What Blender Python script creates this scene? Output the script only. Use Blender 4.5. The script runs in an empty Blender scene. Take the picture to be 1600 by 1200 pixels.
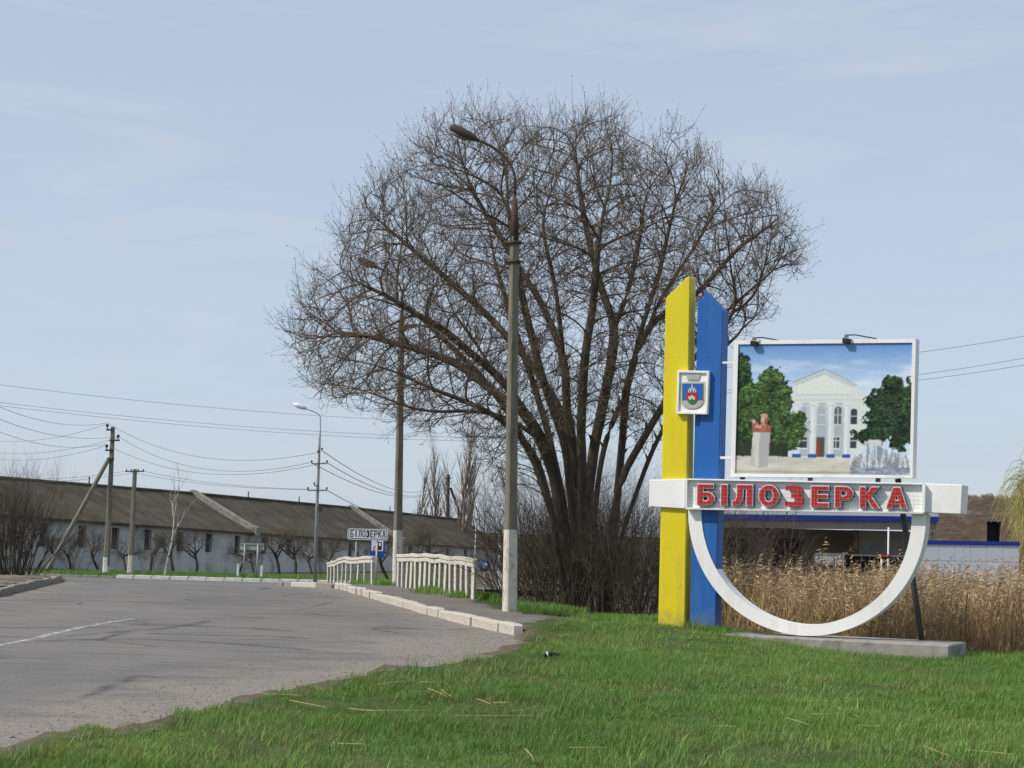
import bpy, bmesh, math, random
import numpy as np
from mathutils import Vector, Matrix

random.seed(7)
scene = bpy.context.scene
COL = scene.collection

# ------------------------------------------------------------------ camera
EYE = np.array([0.0, 0.0, 1.6])
FPX = 3000.0                       # focal length in pixels of a 1600 px wide frame
PITCH = math.atan(230.0 / FPX)
ROLL = 0.026
_r = np.array([1.0, 0, 0]); _f = np.array([0, math.cos(PITCH), math.sin(PITCH)]); _u = np.array([0, -math.sin(PITCH), math.cos(PITCH)])
RT = math.cos(ROLL) * _r + math.sin(ROLL) * _u
UP = -math.sin(ROLL) * _r + math.cos(ROLL) * _u
cam_data = bpy.data.cameras.new("camera")
cam_data.sensor_width = 36.0
cam_data.lens = 36.0 * FPX / 1600.0
cam_data.clip_start = 0.1
cam_data.clip_end = 6000.0
cam = bpy.data.objects.new("camera", cam_data)
COL.objects.link(cam)
M = Matrix.Identity(4)
for i in range(3):
    M[i][0] = RT[i]; M[i][1] = UP[i]; M[i][2] = -_f[i]; M[i][3] = EYE[i]
cam.matrix_world = M
scene.camera = cam

# ------------------------------------------------------------------ sky, sun, exposure
SUN_AZ = math.radians(249.0)       # clockwise from +Y
SUN_EL = math.radians(46.0)
world = bpy.data.worlds.new("World")
scene.world = world
world.use_nodes = True
wn = world.node_tree.nodes; wl = world.node_tree.links
wn.clear()
w_out = wn.new("ShaderNodeOutputWorld"); w_bg = wn.new("ShaderNodeBackground")
w_sky = wn.new("ShaderNodeTexSky")
w_sky.sky_type = 'NISHITA'; w_sky.sun_disc = False
w_sky.sun_elevation = SUN_EL; w_sky.sun_rotation = SUN_AZ
w_sky.air_density = 1.0; w_sky.dust_density = 0.6; w_sky.ozone_density = 2.0; w_sky.altitude = 50
# thin high cirrus: streaky noise blended over the sky
w_tc = wn.new("ShaderNodeTexCoord"); w_map = wn.new("ShaderNodeMapping")
w_map.inputs['Scale'].default_value = (1.6, 1.6, 11.0)
w_map.inputs['Rotation'].default_value = (0.05, 0.06, 0.3)
w_n = wn.new("ShaderNodeTexNoise"); w_n.inputs['Scale'].default_value = 2.3; w_n.inputs['Detail'].default_value = 7; w_n.inputs['Roughness'].default_value = 0.55
w_n.inputs['Distortion'].default_value = 0.6
w_rmp = wn.new("ShaderNodeMapRange"); w_rmp.inputs[1].default_value = 0.45; w_rmp.inputs[2].default_value = 0.8; w_rmp.inputs[3].default_value = 0.80; w_rmp.inputs[4].default_value = 0.90
w_mix = wn.new("ShaderNodeMix"); w_mix.data_type = 'RGBA'
w_tint = wn.new("ShaderNodeMix"); w_tint.data_type = 'RGBA'; w_tint.blend_type = 'MULTIPLY'; w_tint.inputs[0].default_value = 1.0
w_tint.inputs[7].default_value = (1.0, 1.0, 1.0, 1)
wl.new(w_tc.outputs['Generated'], w_map.inputs[0]); wl.new(w_map.outputs[0], w_n.inputs['Vector'])
wl.new(w_n.outputs[0], w_rmp.inputs[0]); wl.new(w_rmp.outputs[0], w_mix.inputs[0])
wl.new(w_sky.outputs[0], w_tint.inputs[6]); wl.new(w_tint.outputs[2], w_mix.inputs[6])
w_mix.inputs[7].default_value = (2.78, 3.25, 3.95, 1)
w_n2 = wn.new("ShaderNodeTexNoise"); w_n2.inputs['Scale'].default_value = 3.4; w_n2.inputs['Detail'].default_value = 8; w_n2.inputs['Roughness'].default_value = 0.6; w_n2.inputs['Distortion'].default_value = 0.9
w_map2 = wn.new("ShaderNodeMapping"); w_map2.inputs['Scale'].default_value = (1.3, 1.0, 9.0); w_map2.inputs['Location'].default_value = (3.1, 1.7, 0.4)
w_r2 = wn.new("ShaderNodeMapRange"); w_r2.inputs[1].default_value = 0.50; w_r2.inputs[2].default_value = 0.74; w_r2.inputs[3].default_value = 0.0; w_r2.inputs[4].default_value = 0.55
w_mix2 = wn.new("ShaderNodeMix"); w_mix2.data_type = 'RGBA'; w_mix2.inputs[7].default_value = (3.35, 3.6, 4.1, 1)
wl.new(w_tc.outputs['Generated'], w_map2.inputs[0]); wl.new(w_map2.outputs[0], w_n2.inputs['Vector']); wl.new(w_n2.outputs[0], w_r2.inputs[0])
wl.new(w_r2.outputs[0], w_mix2.inputs[0]); wl.new(w_mix.outputs[2], w_mix2.inputs[6])
wl.new(w_mix2.outputs[2], w_bg.inputs[0])
w_bg.inputs[1].default_value = 0.15
wl.new(w_bg.outputs[0], w_out.inputs[0])

sun_data = bpy.data.lights.new("sun", 'SUN')
sun_data.energy = 3.1; sun_data.angle = math.radians(1.0); sun_data.color = (1.0, 0.94, 0.85)
sun = bpy.data.objects.new("sun", sun_data); COL.objects.link(sun)
sdir = Vector((math.sin(SUN_AZ) * math.cos(SUN_EL), math.cos(SUN_AZ) * math.cos(SUN_EL), math.sin(SUN_EL)))
sun.rotation_euler = sdir.to_track_quat('Z', 'Y').to_euler()
sun.location = sdir * 50
scene.view_settings.view_transform = 'Standard'
scene.view_settings.look = 'None'
scene.view_settings.exposure = 0.25
scene.view_settings.gamma = 1.0
scene.view_settings.use_curve_mapping = False

# ------------------------------------------------------------------ geometry helpers
def ray(px, py):
    return RT * (px - 800) / FPX + UP * (600 - py) / FPX + _f
def at(px, py, Y):
    """the point at forward distance Y seen at photo position (px, py)"""
    d = ray(px, py); return EYE + d * (Y / d[1])
def sstep(t):
    t = np.clip(t, 0, 1); return t * t * (3 - 2 * t)
def seg_dist(P, poly, closed=True):
    P = np.asarray(P, float); best = np.full(len(P), 1e9)
    n = len(poly); 
    for i in range(n if closed else n - 1):
        a = np.array(poly[i], float); b = np.array(poly[(i + 1) % n], float); ab = b - a
        t = np.clip(((P - a) @ ab) / max(ab @ ab, 1e-12), 0, 1)
        best = np.minimum(best, np.hypot(*(P - (a + t[:, None] * ab)).T))
    return best
def inside(P, poly):
    P = np.asarray(P, float); r = np.zeros(len(P), bool); n = len(poly)
    for i in range(n):
        x1, y1 = poly[i]; x2, y2 = poly[(i + 1) % n]
        if y1 == y2: continue
        c = ((y1 > P[:, 1]) != (y2 > P[:, 1])) & (P[:, 0] < (x2 - x1) * (P[:, 1] - y1) / (y2 - y1) + x1)
        r ^= c
    return r
def sdist(P, poly):
    d = seg_dist(P, poly); return np.where(inside(P, poly), -d, d)

# plan of the place (metres; camera at the origin looking along +Y)
KERB_LINE = [(0.16, 30.0), (-0.62, 33.4), (-1.2, 35.9), (-2.15, 40.3), (-3.13, 44.9), (-4.1, 50.5), (-4.9, 56.0)]
NOSE_LINE = [(-5.05, 56.6), (-5.7, 59.5), (-6.6, 62.5), (-7.6, 64.8)]
ROAD_EDGE = [(-5.6, -12), (-4.9, 5), (-4.3, 10.5), (-3.62, 13.5), (-3.15, 15.2), (-2.66, 17.0), (-2.2, 19.2), (-1.55, 21.7), (-0.95, 23.2), (-0.25, 25.0), (0.05, 28.2), (0.16, 30.0)]
LEFT_KERB = [(-12.0, 26.0), (-10.7, 36.0), (-10.55, 39.7), (-11.1, 44.6), (-12.1, 51.5), (-12.6, 54.5)]
FAR_KERB = [(-44.0, 107.5), (-25.0, 105.2), (-20.0, 104.6), (-15.0, 104.2), (-9.6, 104.0), (-5.5, 104.2), (4.0, 105.0)]
ROAD = ROAD_EDGE + KERB_LINE[1:] + NOSE_LINE + [(-7.9, 68), (-7.0, 78), (-4.0, 88), (4, 95), (45, 98), (45, 106)] + FAR_KERB[::-1] + \
       [(-90, 110), (-90, 66), (-40, 60), (-16, 56.5)] + LEFT_KERB[::-1] + [(-13.5, 10), (-15, -12)]
DITCH = [(-8.5, 100), (-6.4, 76), (-3.1, 56), (-1.3, 48), (-0.1, 43.2), (0.7, 39.5), (1.7, 36.6), (2.9, 34.6), (4.3, 33.0), (7.0, 31.0), (9, 30.2), (16, 27.5), (70, 15), (300, 0), (300, 900), (-8.5, 900)]
WALK = KERB_LINE + NOSE_LINE + [(-7.0, 66), (-5.6, 64), (-4.0, 57.5), (-2.6, 52.2), (-1.55, 47), (-0.5, 42.2), (-0.1, 38.5), (0.55, 36.0), (1.0, 33.6), (0.9, 31.6)]
PROF_Y = [-100, 46, 53, 60, 73, 90, 103, 108, 116, 146, 200, 300, 5000]
PROF_Z = [0, 0, -.08, -.27, -.62, -1.1, -1.45, -1.45, -1.47, -2.1, -2.7, -3.0, -3.0]
def base_z(X, Y):
    X = np.asarray(X, float); Y = np.asarray(Y, float)
    z = np.interp(Y, PROF_Y, PROF_Z)
    z = z + 0.15 * np.exp(-((X - 2.5) ** 2 / 3.5 + (Y - 31.5) ** 2 / 8.0))
    z = z - 0.15 * sstep((X - 2.5) / 3.0) * sstep((Y - 18) / 9.0)
    return z
def ground_z(X, Y, road=True):
    X = np.atleast_1d(np.asarray(X, float)); Y = np.atleast_1d(np.asarray(Y, float))
    P = np.stack([X, Y], 1); z = base_z(X, Y)
    s = np.where(inside(P, DITCH), sstep(seg_dist(P, DITCH) / 3.6), 0)
    z = z * (1 - s) + np.minimum(z, -1.45) * s
    near = (Y < 75) & (X > -9)
    w = np.zeros_like(z)
    if near.any():
        w[near] = sstep((-sdist(P[near], WALK) + 0.55) / 0.5)
    lk = sstep((-10.4 - X - 0.12 * np.clip(Y - 40, 0, 99)) / 0.4) * ((Y > 20) & (Y < 60))
    if road:
        rd = sdist(P, ROAD)
        rdw = sstep((0.25 - rd) / 0.5)
        wob = 0.045 * np.sin(X * 3.1 + Y * 1.7) * np.sin(Y * .9 + 1) + 0.04 * np.sin(X * 6.3 - Y * 4.1 + 2 * np.sin(Y * 1.3)) + .03 * np.sin(X * 9.7 + Y * 7.3)
        z = z - rdw * 0.12 + np.where(np.abs(rd) < 0.8, wob * (1 - w), 0) * 0.8
        w = w * sstep((rd + 0.02) / 0.15); lk = lk * sstep((rd + 0.05) / 0.2)
    z = z + 0.085 * w + 0.09 * lk
    return z
def gz(x, y): return float(ground_z([x], [y])[0])
def gp(px, py):
    """ground point seen at photo position (px, py)"""
    d = ray(px, py); ys = np.linspace(10, 260, 5000); t = ys / d[1]
    X = d[0] * t; Z = EYE[2] + d[2] * t
    k = np.argmax(Z <= base_z(X, ys)); return np.array([X[k], ys[k], gz(X[k], ys[k])])

# ------------------------------------------------------------------ object helpers
def setp(o, label=None, cat=None, group=None, kind=None):
    if label: o["label"] = label
    if cat: o["category"] = cat
    if group: o["group"] = group
    if kind: o["kind"] = kind
    return o
def empty(name, loc, label=None, cat=None, group=None, kind=None, rz=0):
    o = bpy.data.objects.new(name, None); COL.objects.link(o)
    o.location = [float(c) for c in loc]; o.rotation_euler[2] = rz; o.empty_display_size = 0.2
    return setp(o, label, cat, group, kind)
def link_mesh(name, me, mat=None, parent=None):
    o = bpy.data.objects.new(name, me); COL.objects.link(o)
    if mat is not None and not me.materials: me.materials.append(mat)
    if parent is not None: o.parent = parent
    return o
def np_mesh(name, V, faces, mat=None, smooth=False):
    """faces: list of int arrays (n,k)"""
    V = np.asarray(V, np.float32); me = bpy.data.meshes.new(name)
    faces = [np.asarray(f, np.int32) for f in faces if len(f)]
    me.vertices.add(len(V)); me.vertices.foreach_set("co", V.ravel())
    idx = np.concatenate([f.ravel() for f in faces]); tot = np.concatenate([np.full(len(f), f.shape[1], np.int32) for f in faces])
    me.loops.add(len(idx)); me.loops.foreach_set("vertex_index", idx)
    me.polygons.add(len(tot)); me.polygons.foreach_set("loop_start", np.concatenate([[0], np.cumsum(tot)[:-1]]).astype(np.int32))
    try: me.polygons.foreach_set("loop_total", tot)
    except Exception: pass
    if smooth: me.polygons.foreach_set("use_smooth", np.ones(len(tot), bool))
    me.update(calc_edges=True)
    if mat is not None: me.materials.append(mat)
    return me
def add_color(me, C, name="tint"):
    a = me.color_attributes.new(name, 'FLOAT_COLOR', 'POINT')
    C = np.asarray(C, np.float32)
    if C.shape[1] == 3: C = np.concatenate([C, np.ones((len(C), 1), np.float32)], 1)
    a.data.foreach_set("color", C.ravel())
def py_mesh(name, V, F, mat=None, bevel=0.0, smooth=False):
    me = bpy.data.meshes.new(name); me.from_pydata([tuple(map(float, v)) for v in V], [], F)
    bm = bmesh.new(); bm.from_mesh(me)
    bmesh.ops.recalc_face_normals(bm, faces=bm.faces)
    if bevel > 0:
        bmesh.ops.bevel(bm, geom=[e for e in bm.edges if e.calc_face_angle(0) > 0.5], offset=bevel, segments=1, affect='EDGES', clamp_overlap=True)
    bm.to_mesh(me); bm.free()
    if smooth:
        for p in me.polygons: p.use_smooth = True
    if mat is not None: me.materials.append(mat)
    return me
def box_vf(x0, x1, y0, y1, z0, z1):
    V = [(x, y, z) for z in (z0, z1) for (x, y) in ((x0, y0), (x1, y0), (x1, y1), (x0, y1))]
    return V, [(3, 2, 1, 0), (4, 5, 6, 7), (0, 1, 5, 4), (1, 2, 6, 5), (2, 3, 7, 6), (3, 0, 4, 7)]
def box(name, x0, x1, y0, y1, z0, z1, mat, parent=None, bevel=0.0):
    V, F = box_vf(x0, x1, y0, y1, z0, z1)
    return link_mesh(name, py_mesh(name, V, F, mat, bevel), None, parent)
def prism_vf(pts, a, b):
    """pts: 3-D polygon offset by vectors a and b"""
    n = len(pts); V = [np.asarray(p) + a for p in pts] + [np.asarray(p) + b for p in pts]
    F = [tuple(range(n))[::-1], tuple(range(n, 2 * n))] + [(i, (i + 1) % n, n + (i + 1) % n, n + i) for i in range(n)]
    return V, F
def tube_mesh(name, pts, radii, n=8, mat=None, cap=True, smooth=True):
    pts = [np.asarray(p, float) for p in pts]; V = []; F = []
    for i, p in enumerate(pts):
        d = pts[min(i + 1, len(pts) - 1)] - pts[max(i - 1, 0)]; d /= np.linalg.norm(d)
        ref = np.array([0, 0, 1.0]) if abs(d[2]) < 0.9 else np.array([1.0, 0, 0])
        a = np.cross(d, ref); a /= np.linalg.norm(a); b = np.cross(d, a)
        r = radii[i] if hasattr(radii, '__len__') else radii
        for k in range(n):
            t = 2 * math.pi * (k + .5) / n; V.append(p + r * (math.cos(t) * a + math.sin(t) * b))
    for i in range(len(pts) - 1):
        for k in range(n):
            F.append((i * n + k, i * n + (k + 1) % n, (i + 1) * n + (k + 1) % n, (i + 1) * n + k))
    if cap: F += [tuple(range(n)), tuple((len(pts) - 1) * n + k for k in range(n))]
    return py_mesh(name, V, F, mat, smooth=smooth and n > 6)
def tube(name, pts, radii, n=8, mat=None, parent=None):
    return link_mesh(name, tube_mesh(name, pts, radii, n, mat), None, parent)
def merge(parts):
    V = []; F = []
    for v, f in parts:
        o = len(V); V += list(v); F += [tuple(i + o for i in q) for q in f]
    return V, F
def frusta(P0, P1, R0, R1, n=3):
    P0 = np.asarray(P0, float); P1 = np.asarray(P1, float); N = len(P0)
    d = P1 - P0; d /= np.maximum(np.linalg.norm(d, axis=1, keepdims=True), 1e-9)
    ref = np.where(np.abs(d[:, 2:3]) < 0.9, np.array([[0, 0, 1.0]]), np.array([[1.0, 0, 0]]))
    a = np.cross(d, ref); a /= np.linalg.norm(a, axis=1, keepdims=True); b = np.cross(d, a)
    t = 2 * np.pi * np.arange(n) / n
    ring = np.cos(t)[None, :, None] * a[:, None, :] + np.sin(t)[None, :, None] * b[:, None, :]
    V = np.concatenate([P0[:, None] + ring * np.asarray(R0).reshape(-1, 1, 1), P1[:, None] + ring * np.asarray(R1).reshape(-1, 1, 1)], 1).reshape(-1, 3)
    k = np.arange(n); o = (np.arange(N) * 2 * n)[:, None]
    F = np.stack([o + k, o + (k + 1) % n, o + n + (k + 1) % n, o + n + k], 2).reshape(-1, 4)
    return V, F
def join_np(parts):
    V = []; F4 = []; F3 = []; o = 0
    for v, f in parts:
        V.append(v); (F4 if f.shape[1] == 4 else F3).append(f + o); o += len(v)
    fs = []
    if F4: fs.append(np.concatenate(F4))
    if F3: fs.append(np.concatenate(F3))
    return np.concatenate(V), fs

# ------------------------------------------------------------------ materials
def new_mat(name):
    m = bpy.data.materials.new(name); m.use_nodes = True
    nt = m.node_tree; b = nt.nodes["Principled BSDF"]; return m, nt, b
def noise(nt, scale, detail=4, rough=0.55, vec=None, dist=0.0):
    n = nt.nodes.new("ShaderNodeTexNoise"); n.inputs['Scale'].default_value = scale; n.inputs['Detail'].default_value = detail
    n.inputs['Roughness'].default_value = rough; n.inputs['Distortion'].default_value = dist
    if vec is not None: nt.links.new(vec, n.inputs['Vector'])
    return n.outputs[0]
def ramp(nt, fac, stops):
    r = nt.nodes.new("ShaderNodeValToRGB"); e = r.color_ramp.elements
    while len(e) < len(stops): e.new(0.5)
    for q, (p, c) in zip(e, stops):
        q.position = p; q.color = (*c, 1) if len(c) == 3 else c
    nt.links.new(fac, r.inputs[0]); return r.outputs[0]
def mixc(nt, fac, a, b, mode='MIX'):
    m = nt.nodes.new("ShaderNodeMix"); m.data_type = 'RGBA'; m.blend_type = mode
    for v, s in ((fac, 0), (a, 6), (b, 7)):
        if hasattr(v, 'links'): nt.links.new(v, m.inputs[s])
        elif s == 0: m.inputs[0].default_value = v
        else: m.inputs[s].default_value = (*v, 1)
    return m.outputs[2]
def maprange(nt, v, a, b, c, d):
    m = nt.nodes.new("ShaderNodeMapRange"); nt.links.new(v, m.inputs[0])
    for i, q in enumerate((a, b, c, d)): m.inputs[i + 1].default_value = q
    return m.outputs[0]
def coords(nt, kind='Object', scale=None, rot=None):
    t = nt.nodes.new("ShaderNodeTexCoord"); o = t.outputs[kind]
    if scale or rot:
        m = nt.nodes.new("ShaderNodeMapping"); nt.links.new(o, m.inputs[0])
        if scale: m.inputs['Scale'].default_value = scale
        if rot: m.inputs['Rotation'].default_value = rot
        o = m.outputs[0]
    return o
def bump(nt, b, h, strength, dist=0.02):
    n = nt.nodes.new("ShaderNodeBump"); n.inputs['Strength'].default_value = strength; n.inputs['Distance'].default_value = dist
    nt.links.new(h, n.inputs['Height']); nt.links.new(n.outputs[0], b.inputs['Normal'])
def mat(name, c1, c2=None, scale=4.0, rough=0.8, bmp=0.0, bscale=40.0, metal=0.0, c3=None, scale3=1.0, streak=None, spec=0.3):
    m, nt, b = new_mat(name); b.inputs['Roughness'].default_value = rough; b.inputs['Metallic'].default_value = metal
    b.inputs['Specular IOR Level'].default_value = spec
    co = coords(nt, scale=streak)
    if c2 is None: c2 = tuple(x * 0.82 for x in c1)
    col = ramp(nt, noise(nt, scale, 6, 0.6, co), [(0.3, c1), (0.7, c2)])
    if c3 is not None:
        f = maprange(nt, noise(nt, scale3, 5, 0.65, co, 0.4), 0.52, 0.66, 0, 1)
        col = mixc(nt, f, col, c3)
    nt.links.new(col, b.inputs['Base Color'])
    if bmp > 0: bump(nt, b, noise(nt, bscale, 5, 0.6, co), bmp)
    return m

MT = {}
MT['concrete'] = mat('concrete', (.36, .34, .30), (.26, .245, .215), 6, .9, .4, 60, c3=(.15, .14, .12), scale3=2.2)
MT['post_concrete'] = mat('post_concrete', (.235, .21, .165), (.155, .14, .115), 3, .92, .4, 40, c3=(.10, .095, .075), scale3=1.4, streak=(3, 3, .5))
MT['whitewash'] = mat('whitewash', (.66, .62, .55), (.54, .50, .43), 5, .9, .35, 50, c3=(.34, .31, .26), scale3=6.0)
MT['kerb_paint'] = mat('kerb_paint', (.60, .55, .48), (.46, .415, .355), 5, .92, .4, 40, c3=(.44, .395, .335), scale3=3.0)
MT['kerb_white'] = mat('kerb_white', (.68, .67, .64), (.55, .53, .5), 3, .9, .3, 40, c3=(.4, .38, .34), scale3=3.0)
MT['kerb_grey'] = mat('kerb_grey', (.30, .265, .22), (.22, .195, .16), 4, .95, .4, 40)
MT['white_panel'] = mat('white_panel', (.86, .845, .83), (.81, .79, .77), 1.6, .45, .06, 8, c3=(.73, .70, .66), scale3=2.5, streak=(1, 1, .25))
MT['letter_panel'] = mat('letter_panel', (.90, .89, .875), (.85, .84, .82), 2.0, .6)
MT['yellow'] = mat('yellow_paint', (.74, .60, .012), (.68, .55, .018), 1.4, .5, .05, 9, c3=(.62, .50, .03), scale3=2.6, streak=(1, 1, .35))
MT['blue'] = mat('blue_paint', (.020, .125, .42), (.017, .105, .36), 1.4, .5, .05, 9, c3=(.03, .13, .36), scale3=2.6, streak=(1, 1, .35))
def seam(m, dark):
    nt = m.node_tree; b = nt.nodes["Principled BSDF"]; src = b.inputs['Base Color'].links[0].from_socket
    sx = nt.nodes.new("ShaderNodeSeparateXYZ"); nt.links.new(coords(nt), sx.inputs[0])
    md = nt.nodes.new("ShaderNodeMath"); md.operation = 'FRACT'; ml = nt.nodes.new("ShaderNodeMath"); ml.operation = 'MULTIPLY'; ml.inputs[1].default_value = 1 / .62
    nt.links.new(sx.outputs[2], ml.inputs[0]); nt.links.new(ml.outputs[0], md.inputs[0])
    col = mixc(nt, maprange(nt, md.outputs[0], 0, .022, .35, 0), src, dark)
    st = noise(nt, 3.0, 6, .7, coords(nt, scale=(9, 9, .35)))
    col = mixc(nt, maprange(nt, st, .58, .76, 0, .3), col, dark)
    gr_ = nt.nodes.new("ShaderNodeMath"); gr_.operation = 'ADD'; nt.links.new(sx.outputs[2], gr_.inputs[0]); nt.links.new(maprange(nt, noise(nt, 7, 5, .7, coords(nt)), .3, .7, -.18, .18), gr_.inputs[1])
    col = mixc(nt, maprange(nt, gr_.outputs[0], .02, .28, .5, 0), col, (.20, .165, .11))
    nt.links.new(col, b.inputs['Base Color'])
seam(MT['yellow'], (.42, .33, .03)); seam(MT['blue'], (.02, .07, .22))
MT['red'] = mat('red_letter', (.50, .018, .02), (.40, .015, .02), 9, .5)
MT['letter_rim'] = mat('letter_rim', (.78, .68, .70), (.7, .6, .63), 5, .5)
MT['letter_side'] = mat('letter_side', (.10, .10, .24), (.07, .07, .17), 5, .5)
MT['net'] = mat('net_wire', (.42, .41, .40), None, 8, .6)
MT['wire'] = mat('wire_metal', (.16, .15, .14), None, 8, .6, metal=.3)
MT['dark_metal'] = mat('dark_metal', (.045, .04, .036), (.08, .055, .04), 6, .7, .1, 60)
MT['grey_metal'] = mat('grey_metal', (.20, .20, .20), (.14, .14, .14), 5, .55, metal=.2)
MT['rust'] = mat('rust_metal', (.085, .05, .04), (.05, .035, .03), 9, .85, .2, 60)
MT['black'] = mat('black_plastic', (.015, .015, .017), (.022, .022, .024), 6, .45)
MT['strut'] = mat('strut_paint', (.075, .085, .085), (.055, .06, .06), 3, .6)
MT['barkbig'] = mat('bark', (.105, .083, .062), (.052, .041, .032), 5, .95, .8, 16, c3=(.075, .075, .04), scale3=1.2, streak=(1, 1, .3))
MT['branch'] = mat('branch_bark', (.13, .102, .078), (.075, .058, .045), 3, .95)
MT['twig'] = mat('twig', (.19, .145, .11), (.12, .09, .07), 2, .95)
MT['bud'] = mat('bud', (.27, .21, .15), (.19, .145, .10), 3, .9)
MT['brush'] = mat('brush_twig', (.125, .10, .075), (.072, .057, .044), 1.5, .95)
MT['smalltree'] = mat('small_tree_bark', (.085, .068, .055), (.045, .036, .03), 3, .95)
MT['birch'] = mat('birch_bark', (.52, .50, .45), (.40, .37, .32), 4, .9, c3=(.07, .06, .05), scale3=5.0)
MT['poplar'] = mat('poplar_twig', (.25, .21, .175), (.17, .14, .115), 1.5, .95)
MT['willow'] = mat('willow_strand', (.44, .40, .13), (.33, .31, .10), 1.0, .9)
MT['barn_wall'] = mat('barn_whitewash', (.58, .56, .54), (.45, .435, .42), .5, .95, .2, 12, c3=(.27, .26, .24), scale3=.5)
MT['barn_window'] = mat('barn_window_dark', (.035, .034, .036), (.055, .05, .05), 3, .5)
MT['parapet'] = mat('parapet_lime', (.34, .32, .275), (.21, .20, .17), 2.5, .95, .4, 20, c3=(.14, .13, .1), scale3=1.2)
MT['brick'] = mat('old_brick', (.25, .18, .12), (.12, .088, .06), 4.5, .95, .6, 14, c3=(.29, .24, .17), scale3=1.6, streak=(.5, .5, 1.6))
MT['garage_wall'] = mat('garage_wall', (.30, .26, .22), (.21, .185, .16), .8, .95, .2, 10)
MT['dark'] = mat('dark_interior', (.018, .017, .016), (.03, .028, .026), 2, .9)
MT['fascia_blue'] = mat('fascia_blue', (.018, .035, .26), (.014, .03, .21), 1.5, .5)
MT['cladding'] = mat('white_cladding', (.56, .58, .62), (.50, .52, .56), .8, .5)
MT['shutter'] = mat('shutter', (.36, .35, .31), (.27, .26, .23), 1.5, .8)
MT['sign_white'] = mat('sign_white', (.72, .73, .74), (.66, .67, .68), 3, .4)
MT['sign_blue'] = mat('sign_blue', (.012, .075, .36), (.012, .07, .31), 3, .4)
MT['sign_back'] = mat('sign_back', (.36, .38, .37), (.30, .32, .31), 3, .5)
MT['galv'] = mat('galvanised', (.34, .34, .33), (.26, .26, .25), 5, .5, metal=.3)
MT['silver'] = mat('silver_relief', (.46, .46, .46), (.36, .36, .36), 9, .5)
MT['gold'] = mat('pale_gold', (.62, .58, .36), (.52, .49, .30), 9, .5)
MT['green'] = mat('shield_green', (.02, .20, .06), None, 9, .5)
MT['cream'] = mat('shield_cream', (.70, .58, .42), None, 9, .5)
MT['stalk'] = mat('dry_stalk', (.48, .38, .20), (.36, .28, .14), 6, .9)
MT['stone'] = mat('gravel_stone', (.26, .235, .205), (.15, .135, .12), 3, .95)
MT['bottle'] = mat('dark_bottle', (.012, .012, .012), None, 6, .2, spec=.6)

def attr_mat(name, rough=0.8, transl=0.0, attr="tint", var=None):
    m, nt, b = new_mat(name); b.inputs['Roughness'].default_value = rough; b.inputs['Specular IOR Level'].default_value = 0.25
    a = nt.nodes.new("ShaderNodeAttribute"); a.attribute_name = attr; col = a.outputs['Color']
    nt.links.new(col, b.inputs['Base Color'])
    if transl > 0:
        tr = nt.nodes.new("ShaderNodeBsdfTranslucent"); nt.links.new(col, tr.inputs[0])
        mx = nt.nodes.new("ShaderNodeMixShader"); mx.inputs[0].default_value = transl
        nt.links.new(b.outputs[0], mx.inputs[1]); nt.links.new(tr.outputs[0], mx.inputs[2])
        nt.links.new(mx.outputs[0], nt.nodes["Material Output"].inputs[0])
    return m
MT['grass'] = attr_mat('grass_blades', .75, .3)
MT['reed'] = attr_mat('reed_stems', .85, .2)
MT['print'] = attr_mat('poster_print', .45)

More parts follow.
